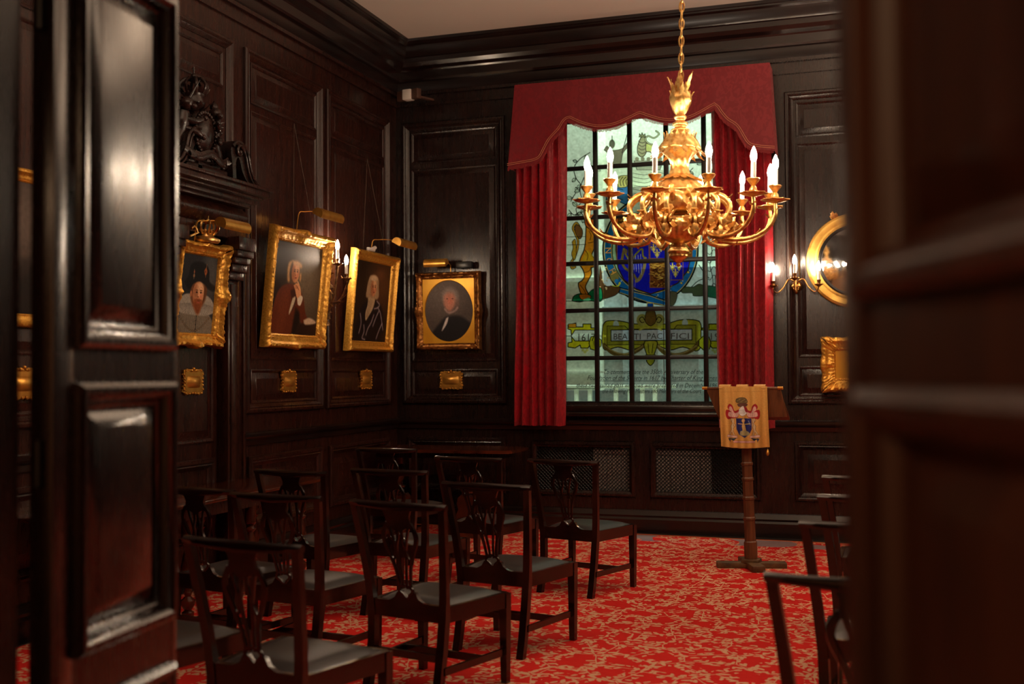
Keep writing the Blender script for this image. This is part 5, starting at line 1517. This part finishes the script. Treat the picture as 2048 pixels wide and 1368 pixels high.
    # stretchers
    for (a, b) in (((-.222, -.235, .155), (-.252, .245, .155)), ((.222, -.235, .155), (.252, .245, .155)), ((-.232, .06, .155), (.232, .06, .155)), ((-.20, -.228, .21), (.20, -.228, .21))):
        mb = MB(); a, b = Vector(a), Vector(b); t = (b - a).normalized(); n_ = Vector((-t.y, t.x, 0)) * .009
        vs = [a - n_, b - n_, b + n_, a + n_]
        mb.add([(v.x, v.y, a.z - .017) for v in vs] + [(v.x, v.y, a.z + .017) for v in vs], [(0, 3, 2, 1), (4, 5, 6, 7), (0, 1, 5, 4), (1, 2, 6, 5), (2, 3, 7, 6), (3, 0, 4, 7)])
        mb.build('stretcher', wd, parent=root)
    return root
SPOTS = [  # crest-rail centre x, y, turn in degrees, label
    (-2.228, 3.58, -11, 'dark wooden splat-back chair, nearest chair beside the open left door leaf'),
    (-2.176, 4.854, -14, 'dark wooden splat-back chair with black seat, second nearest and nearly black'),
    (-2.921, 5.02, -8, 'dark wooden splat-back chair directly behind the nearest chair of the left block'),
    (-2.069, 5.80, -12, 'reddish-lit splat-back chair on the open carpet, front leg nearest the bare floor area'),
    (-2.965, 6.50, -8, 'splat-back chair seen behind the nearly black second chair'),
    (-3.55, 6.29, -9, 'splat-back chair in front of the long table along the left wall'),
    (-2.106, 7.50, -16, 'splat-back chair standing alone in front of the left lattice grille'),
    (-2.841, 7.60, -11, 'splat-back chair in front of the pedestal table by the window wall'),
    (-3.832, 8.35, -6, 'smallest-looking splat-back chair, under the pair of tall left-wall portraits'),
    (-3.52, 5.20, -10, 'shadowed splat-back chair half hidden by the left door leaf, further back'),
    (-2.93, 3.72, -10, 'splat-back chair almost hidden behind the left door leaf, seat corner showing'),
    (-.06, 3.40, -8, 'nearest splat-back chair of the right block, beside the right door leaf'),
    (-.04, 4.63, -8, 'second splat-back chair of the right block counting from the door'),
    (-.02, 5.65, -8, 'third splat-back chair of the right block counting from the door'),
    (-.05, 6.70, -8, 'farthest splat-back chair of the right block, nearest the window wall')]
ch0 = None
for i, (x, y, dg, lab) in enumerate(SPOTS):
    if ch0 is None: c_ = ch0 = make_chair(lab)
    else: c_ = copy_tree(ch0)
    a = math.radians(dg); ry = back_y(.93) - .01
    c_.location = (x + ry * math.sin(a), y - ry * math.cos(a), CZ); c_.rotation_euler = (0, 0, a)
    c_['label'] = lab; c_['group'] = 'splat-back chairs with leather seats'

# ================================================================== tables
def turned(mb, x, y, z0, z1, r=.03, T=None):
    h_ = z1 - z0
    pr = [(r * 1.0, 0), (r * 1.05, .04), (r * .6, .06), (r * 1.2, .12), (r * 1.25, .16), (r * .5, .20), (r * .75, .24), (r * .55, .27), (r * 1.1, .42), (r * 1.2, .50), (r * .9, .60), (r * .55, .68), (r * 1.1, .72), (r * .6, .75), (r * 1.1, .79), (r * 1.1, 1.0)]
    mb.lathe([(a, b * h_) for a, b in pr], 16, (x, y, z0)); return mb
t1 = empty('pedestal_table', (-3.85, 10.08, CZ)); tag(t1, 'dark table on a shaped wooden pedestal against the window wall, left of the curtain', 'table')
out = []
for (cx_, cy_, a0) in ((.52, .26, 0), (-.84, .26, 90), (-.84, -.22, 180), (.52, -.22, 270)):
    out += [(cx_ + (.10 if cx_ > 0 else .0) * math.cos(math.radians(a0 + k * 15)), cy_ + .10 * math.sin(math.radians(a0 + k * 15))) for k in range(7)]
mb = MB(); mb.prism(out, .80, .822, axis='z'); mb.prism([(x * .985, y * .97) for x, y in out], .822, .828, axis='z')
mb.build('tabletop', 'table_wood', parent=t1)
MB().box(-.78, -.2, .74, .48, .2, .80).build('apron', 'panelling', parent=t1)
for x in (.10, -.62):
    mb = MB(); turned(mb, x, 0, .40, .74, .045); col_ = mb.build('pedestal', 'table_wood', parent=t1)
    o2 = [(-.17, 0), (-.165, .06), (-.12, .12), (-.13, .18), (-.10, .24), (-.115, .30), (-.105, .35), (-.07, .385), (-.03, .36), (0, .385), (.03, .36), (.07, .385), (.105, .35), (.115, .30), (.10, .24), (.13, .18), (.12, .12), (.165, .06), (.17, 0)]
    mb = MB(); mb.prism([(a + x, b) for a, b in o2], -.035, .035, axis='y'); mb.box(x - .19, -.22, 0, x + .19, .22, .05, bev=.01)
    mb.build('shaped_base', 'table_wood', parent=t1)
t2 = empty('long_table', (-4.42, 6.55, CZ)); tag(t2, 'long dark polished table on turned legs along the left wall', 'table')
MB().box(-.32, -1.35, .71, .30, 1.33, .735, bev=.008).build('tabletop', 'table_wood', parent=t2)
MB().box(-.26, -1.25, .62, .23, 1.22, .71).build('apron', 'panelling_red', parent=t2)
for y in (-1.15, -.35, .40, 1.12):
    for x in (-.22, .19):
        mb = MB(); turned(mb, x, y, 0, .64, .038); mb.build('leg', 'table_wood', parent=t2)

# ================================================================== lectern and its banner
le = empty('lectern', (-.985, 9.0, CZ)); tag(le, 'tall wooden lectern on a cross base in front of the right curtain', 'lectern')
le.rotation_euler = (0, 0, math.radians(-4))
TLn = Matrix.Rotation(math.radians(-1.6), 4, 'Y')
mb = MB()
pr = [(.052, .04), (.052, .20), (.044, .21), (.044, .37), (.050, .375), (.050, .39), (.043, .40), (.043, .53), (.049, .535), (.049, .55), (.042, .56), (.042, .68), (.048, .685), (.048, .70), (.041, .71), (.041, .80), (.047, .805), (.047, .82), (.040, .83), (.038, 1.25)]
mb.lathe([(r_, z) for r_, z in pr], 8, T=TLn @ Matrix.Rotation(PI / 8, 4, 'Z')).build('post', 'lectern_wood', parent=le, angle=25)
mb = MB()
mb.box(-.27, -.05, 0, .27, .05, .045, Matrix.Rotation(.30, 4, 'Z'), bev=.006).box(-.05, -.24, 0, .05, .24, .05, Matrix.Rotation(.42, 4, 'Z'), bev=.006).box(-.07, -.07, .04, .07, .07, .07, bev=.006)
mb.build('cross_base', 'lectern_base', parent=le)
# desk board, tilted: near edge (towards the picture) is the high one
mb = MB(); zt, zb = 1.405, 1.185
dk = [(-.335, -.06, zt), (.245, -.06, zt), (.285, .16, zb), (-.28, .16, zb)]
dk = [(-.33, -.06, zt), (.25, -.06, zt), (.295, -.02, zb), (-.245, -.02, zb)]
vs = [(x, y, z) for x, y, z in dk] + [(x, y + .02, z + .012) for x, y, z in dk]
mb.add(vs, [(0, 1, 2, 3), (7, 6, 5, 4), (0, 4, 5, 1), (1, 5, 6, 2), (2, 6, 7, 3), (3, 7, 4, 0)])
mb.box(-.335, -.065, zt - .004, .255, .012, zt + .014, bev=.004)
mb.build('desk_front', 'lectern_wood', parent=le)
mb = MB(); vs = [(-.325, -.04, zt), (.245, -.04, zt), (.27, .30, zb - .02), (-.30, .30, zb - .02)]; vs += [(x, y, z - .018) for x, y, z in vs]
mb.add(vs, [(0, 1, 2, 3), (7, 6, 5, 4), (0, 4, 5, 1), (1, 5, 6, 2), (2, 6, 7, 3), (3, 7, 4, 0)])
mb.build('desk_board', 'lectern_wood', parent=le)
for x in (-.34, .252): MB().tube([(x - .02, -.06, zt + .006), (x + .02, -.06, zt + .006)], .012, 10).build('rod_end', 'brass', parent=le)
def banner():
    p = Paint(1438, 773, 1534, 893, 200, 250, (214, 160, 82))
    for x, w_, c in ((1446, 5, (196, 140, 66)), (1452, 4, (230, 178, 100)), (1462, 3, (190, 134, 62)), (1500, 4, (194, 138, 64)), (1506, 5, (232, 182, 104)), (1522, 5, (192, 134, 60)), (1528, 3, (230, 176, 96))):
        p.curve([(x, 776), (x + 1, 800), (x - 1, 840), (x + 1, 892)], w_, c, .5, 5, 3)
    p.line([(1441, 784), (1530, 783)], .5, (160, 104, 48), .6)
    RD = (168, 26, 36); PK = (222, 178, 168); DK = (74, 54, 40); NV = (34, 42, 110)
    # beast crest on a wreath
    p.blob([(1472, 798), (1480, 795), (1490, 796), (1494, 802), (1492, 806), (1476, 806), (1471, 803)], (112, 94, 58), edge=DK, ew=.6)
    for k in range(12): p.ell(1474 + 1.6 * k, 799 + (k % 3) * 2, .8, .8, (170, 150, 96) if k % 2 else (60, 46, 40), .4)
    p.blob([(1474, 808), (1484, 806), (1494, 808), (1490, 813), (1477, 813)], (96, 60, 50), edge=DK, ew=.5)
    # mantling
    for s in (-1, 1):
        X = lambda v: 1484 + s * v
        p.blob([(X(6), 818), (X(16), 822), (X(20), 812), (X(26), 808), (X(30), 814), (X(27), 820), (X(33), 820), (X(34), 830), (X(30), 838), (X(22), 836), (X(10), 834)], RD, edge=(120, 20, 26), ew=.5)
        p.blob([(X(7), 822), (X(16), 826), (X(22), 814), (X(26), 813), (X(27), 820), (X(22), 824), (X(28), 824), (X(29), 832), (X(20), 834), (X(10), 833)], PK)
        for k in range(4): p.curve([(X(8 + 4 * k), 822 + k), (X(12 + 4 * k), 828), (X(10 + 4 * k), 834)], .5, (150, 110, 104), .8)
        # supporters
        p.blob([(X(17), 838), (X(23), 836), (X(25), 841), (X(21), 846), (X(25), 852), (X(24), 858), (X(28), 866), (X(27), 870), (X(23), 864), (X(20), 870), (X(17), 870), (X(20), 860), (X(17), 852), (X(14), 850), (X(18), 846)], (206, 178, 132), edge=(110, 76, 40), ew=.6)
        p.line([(X(20), 842), (X(22), 850), (X(21), 860)], 1, (246, 236, 214), .9); p.line([(X(23), 840), (X(19), 852)], .6, (120, 80, 44))
        p.poly([(X(13), 871), (X(32), 869), (X(33), 873), (X(12), 875)], (222, 186, 176), edge=(110, 60, 50), ew=.4)
        p.poly([(X(14), 875), (X(30), 876), (X(20), 880)], (34, 50, 66)); p.poly([(X(26), 875), (X(31), 876), (X(27), 883)], (40, 40, 74))
    p.blob([(1477, 818), (1484, 812), (1492, 816), (1492, 826), (1484, 832), (1477, 828)], (226, 224, 220), edge=(110, 100, 96), ew=.5)
    for k in range(5): p.line([(1478, 820 + 1.8 * k), (1488, 819 + 1.8 * k)], .4, (130, 122, 118))
    p.blob([(1486, 812), (1492, 815), (1494, 822), (1490, 824)], (150, 30, 40))
    p.poly([(1470, 836), (1501, 836), (1501, 858), (1496, 868), (1486, 875), (1475, 869), (1470, 858)], NV, edge=(196, 150, 84), ew=.8)
    p.blob([(1482, 838), (1486, 837), (1488, 841), (1486, 845), (1488, 852), (1490, 862), (1492, 869), (1480, 869), (1482, 860), (1481, 852), (1483, 846), (1481, 842)], (212, 176, 110), edge=(120, 90, 50), ew=.4)
    p.line([(1483, 848), (1474, 847)], 1.6, (214, 170, 130)); p.line([(1488, 848), (1498, 847)], 1.6, (200, 180, 90)); p.line([(1495, 841), (1498, 850)], .7, (180, 190, 200))
    p.ell(1485, 841, 2, 2.2, (220, 170, 130)); p.blob([(1478, 862), (1486, 860), (1494, 863), (1496, 869), (1486, 871), (1477, 869)], (168, 158, 110), a=.9)
    p.poly([(1463, 880), (1506, 880), (1506, 883.5), (1463, 883.5)], (224, 176, 168), edge=(120, 60, 50), ew=.4)
    for k in range(14): p.line([(1466 + 2.8 * k, 881), (1467.4 + 2.8 * k, 882.6)], .5, (110, 50, 50), .8)
    p.noise(.02, 3, 2)
    yb = -.092
    return p, yb
p, yb = banner()
bn_ = empty('banner', (-.985, 9.0 + -.085, 1.2)); tag(bn_, 'gold silk banner embroidered with a coat of arms, draped over the lectern desk', 'banner')
def bplace(X, Y):
    t = (Y - 773) / 120
    q0 = np.array([on_y(x, y, 8.915)[:] for x, y in ((1440, 776), (1529, 776), (1440, 889))])
    xs = q0[0, 0] + (X - 1440) / 89 * (q0[1, 0] - q0[0, 0]) + (Y - 776) / 113 * .012
    zs = q0[0, 2] - (Y - 776) / 113 * (q0[0, 2] - q0[2, 2]) + .012 * np.sin((X - 1440) / 89 * PI) * (Y > 1e9)
    zs = zs - np.where(Y > 870, .010 * np.sin(np.clip((X - 1440) / 89, 0, 1) * PI) * (Y - 870) / 20, 0)
    ys = 8.905 + .006 * np.sin(X * .42) * t + .004 * np.sin(X * .21 + Y * .05) + .0 * t
    m_ = (X >= 1440) & (X <= 1530)
    return np.stack([np.where(m_, xs, xs), ys, zs], -1) - np.array(bn_.location)
o = p.mesh('cloth', bplace, 'silk', bn_)
sol = o.modifiers.new('thickness', 'SOLIDIFY'); sol.thickness = .004
q0, q1 = on_y(1440, 776, 8.915), on_y(1529, 776, 8.915)
for f in (.11, .5, .89):
    x = q0.x + (q1.x - q0.x) * f
    mb = MB(); mb.tube([(x - .045 - bn_.location.x, t_[0], t_[1]) for t_ in ()] or [(0, 0, 0), (0, 0, .001)], .0005, 3)
    mb = MB(); pr = [(8.905 - bn_.location.y, q0.z - .004 - 1.2), (8.91 - bn_.location.y, q0.z + .018 - 1.2), (8.95 - bn_.location.y, q0.z + .024 - 1.2), (8.99 - bn_.location.y, q0.z + .010 - 1.2)]
    vs = []
    for (y, z) in pr: vs += [(x - .045 - bn_.location.x, y, z), (x + .045 - bn_.location.x, y, z), (x + .045 - bn_.location.x, y, z + .003), (x - .045 - bn_.location.x, y, z + .003)]
    fs = [(i * 4 + j, i * 4 + (j + 1) % 4, (i + 1) * 4 + (j + 1) % 4, (i + 1) * 4 + j) for i in range(3) for j in range(4)] + [(0, 1, 2, 3), (12, 13, 14, 15)]
    mb.add(vs, fs).build('hanging_loop', 'loop_silk' if 'loop_silk' in MATS else mat('loop_silk', srgb(208, 154, 78), .5).name, parent=bn_)

# ================================================================== carved royal arms over the doorcase
ra_ = empty('carved_arms', (W + .18, 6.85, 3.0)); tag(ra_, 'dark carved wooden coat of arms with crown and supporters on top of the doorcase', 'carving')
ra_.rotation_euler = (0, 0, PI / 2)
mb = MB()
mb.box(-.30, -.09, -.015, .30, .12, .05, bev=.01).box(-.24, -.07, .05, .24, .1, .09, bev=.01)
mb.build('plinth', 'carved_wood', parent=ra_)
mb = MB()
mb.lathe([(.02, -.02), (.10, .04), (.135, .12), (.14, .20), (.12, .28), (.06, .34), (.02, .36)], 24, (0, 0, .10), wob=lambda r, z, a: r * (1 + .03 * math.sin(10 * a)))
for k in range(30):
    t = 2 * PI * k / 30; mb.ball((.125 * math.cos(t), -.10, .27 + .15 * math.sin(t)), .016, 5)
mb.build('shield', 'carved_wood', parent=ra_, angle=60)
mb = MB()
mb.lathe([(.05, .46), (.075, .47), (.085, .50), (.07, .53), (.08, .56), (.05, .565)], 18)
for k in range(8):
    a = 2 * PI * k / 8
    mb.tube(spline([(.075 * math.cos(a), .075 * math.sin(a), .56), (.10 * math.cos(a), .10 * math.sin(a), .62), (.05 * math.cos(a), .05 * math.sin(a), .67), (0, 0, .65)], 4), .012, 6)
    leafshape(mb, (.08 * math.cos(a + .4), .08 * math.sin(a + .4), .56), (math.cos(a), math.sin(a), 1.5), (math.cos(a), math.sin(a), 0), .06, .018)
mb.ball((0, 0, .69), .022, 8); mb.tube([(0, 0, .70), (0, 0, .76)], .006, 5); mb.tube([(-.02, 0, .74), (.02, 0, .74)], .005, 5)
for k in range(12):
    a = 2 * PI * k / 12; leafshape(mb, (.05 * math.cos(a), .05 * math.sin(a), .44), (math.cos(a), math.sin(a), .5 * (-1) ** k), (0, 0, 1), .09, .022)
mb.build('crown', 'carved_wood', parent=ra_, angle=60)
for s in (-1, 1):
    mb = MB()
    body = spline([(s * .30, .02, .06), (s * .27, .0, .16), (s * .21, -.02, .24), (s * .19, -.03, .33), (s * .185, -.04, .40)], 5)
    mb.tube(body, lerp_list([.035, .055, .05, .062, .045], len(body)), 12)
    mb.ball((s * .18, -.06, .45), .05, 10, sc=(.9, 1.1, 1)); mb.ball((s * .165, -.105, .43), .026, 8, sc=(1, 1.3, .9))
    for k in range(14):
        a = k * 2.4; leafshape(mb, (s * .185, -.04, .40 + .008 * k), (math.cos(a), math.sin(a), -.5), (0, 0, 1), .06, .016)
    for (a, b, c_) in (((.20, -.05, .34), (.13, -.12, .33), (.08, -.14, .36)), ((.20, -.04, .28), (.14, -.12, .25), (.10, -.14, .22)), ((.26, 0, .14), (.20, -.07, .12), (.19, -.05, .09)), ((.28, .02, .14), (.33, -.04, .10), (.31, -.03, .08))):
        q = spline([(s * a[0], a[1], a[2]), (s * b[0], b[1], b[2]), (s * c_[0], c_[1], c_[2])], 5); mb.tube(q, lerp_list([.032, .022, .016], len(q)), 8)
        mb.ball((s * c_[0], c_[1] - .01, c_[2]), .020, 7)
    tl_ = spline([(s * .29, .04, .12), (s * .36, .04, .20), (s * .34, .03, .32), (s * .37, .03, .42), (s * .35, .02, .48)], 5); mb.tube(tl_, .013, 8)
    for k in range(9):
        p_ = tl_[min(len(tl_) - 1, 6 + k)]; leafshape(mb, p_, (s * .6 * (-1) ** k, -.3, .8), (0, -1, 0), .06, .018)
    if s > 0:
        mb.lathe([(.03, 0), (.034, .02), (.02, .035), (.004, .06)], 10, (s * .18, -.05, .49))
    else:
        mb.tube([(s * .17, -.08, .49), (s * .13, -.14, .62)], [.012, .002], 8)
    mb.build('supporter', 'carved_wood', parent=ra_, angle=60)
mb = MB()
mb.tube(spline([(-.27, -.11, .12), (-.15, -.14, .08), (0, -.15, .12), (.15, -.14, .08), (.27, -.11, .12)], 6), .03, 8, flat=.3)
for k in range(16):
    leafshape(mb, (-.24 + .032 * k, -.12, .10), ((-1) ** k * .6, -.2, -.6 + .3 * (k % 3)), (0, -1, 0), .06, .02)
mb.build('scroll', 'carved_wood', parent=ra_, angle=60)

# ================================================================== the two open door leaves
def door_leaf(name, hinge, direction, wdt, face_side, px_pan, th=.045, wd='door_wood'):
    # local x runs from the near edge to the far edge, front face at -Y
    root = struct(empty(name, (hinge[0], hinge[1], CZ)))
    d = Vector(direction).normalized(); a = math.atan2(d.y, d.x)
    root.rotation_euler = (0, 0, a)
    T = Matrix.Identity(4) if face_side > 0 else Matrix.Diagonal((1, -1, 1, 1))
    a0, a1 = px_pan
    Z = [(.16, .80), (.915, 1.52), (1.606, 2.52)]
    mb = MB()
    th2 = th
    mb.box(0, 0, 0, a0, th, 2.7, T, bev=.004); mb.box(a1, 0, 0, wdt, th, 2.7, T, bev=.004)
    zz = [0] + [z for pr_ in Z for z in pr_] + [2.7]
    for i in range(0, len(zz), 2): mb.box(a0 - .002, .001, zz[i], a1 + .002, th - .001, zz[i + 1], T)
    mb.build('leaf', wd, parent=root)
    for z0, z1 in Z:
        mb = MB()
        M_ = [(-.004, 0), (-.002, .016), (.008, .024), (.020, .024), (.030, .012), (.036, .010), (.042, -.004), (.050, -.012), (.056, -.014), (.058, -.022)]
        mb.ring(a0, z0, a1, z1, M_, T)
        mb.add([(a0 + .05, .020, z0 + .05), (a1 - .05, .020, z0 + .05), (a1 - .05, .020, z1 - .05), (a0 + .05, .020, z1 - .05)], [(0, 1, 2, 3)], T)
        mb.field(a0 + .058, z0 + .058, a1 - .058, z1 - .058, .04, .004, T, h0=-.020)
        mb.box(a0, .024, z0, a1, .034, z1, T)
        mb.build('panel', wd, parent=root)
    for z in (.3, 1.35, 2.35):
        MB().lathe([(.009, -.05), (.009, .05)], 10, (-.008, th * .5 if face_side > 0 else -th * .5, z)).build('hinge', 'black_paint', parent=root)
    return root
L0, L1 = Vector((-1.705, 1.999)), Vector((-1.751, 2.518))
door_leaf('door_1', L0, L1 - L0, (L1 - L0).length, -1 if False else 1, (.075, .49), th=.058)
R1_, R0_ = Vector((-.037, 1.145)), Vector((.207, .594))
door_leaf('door_2', R0_, R1_ - R0_, (R1_ - R0_).length, -1, (.085, .53), wd='door_brown_lit')
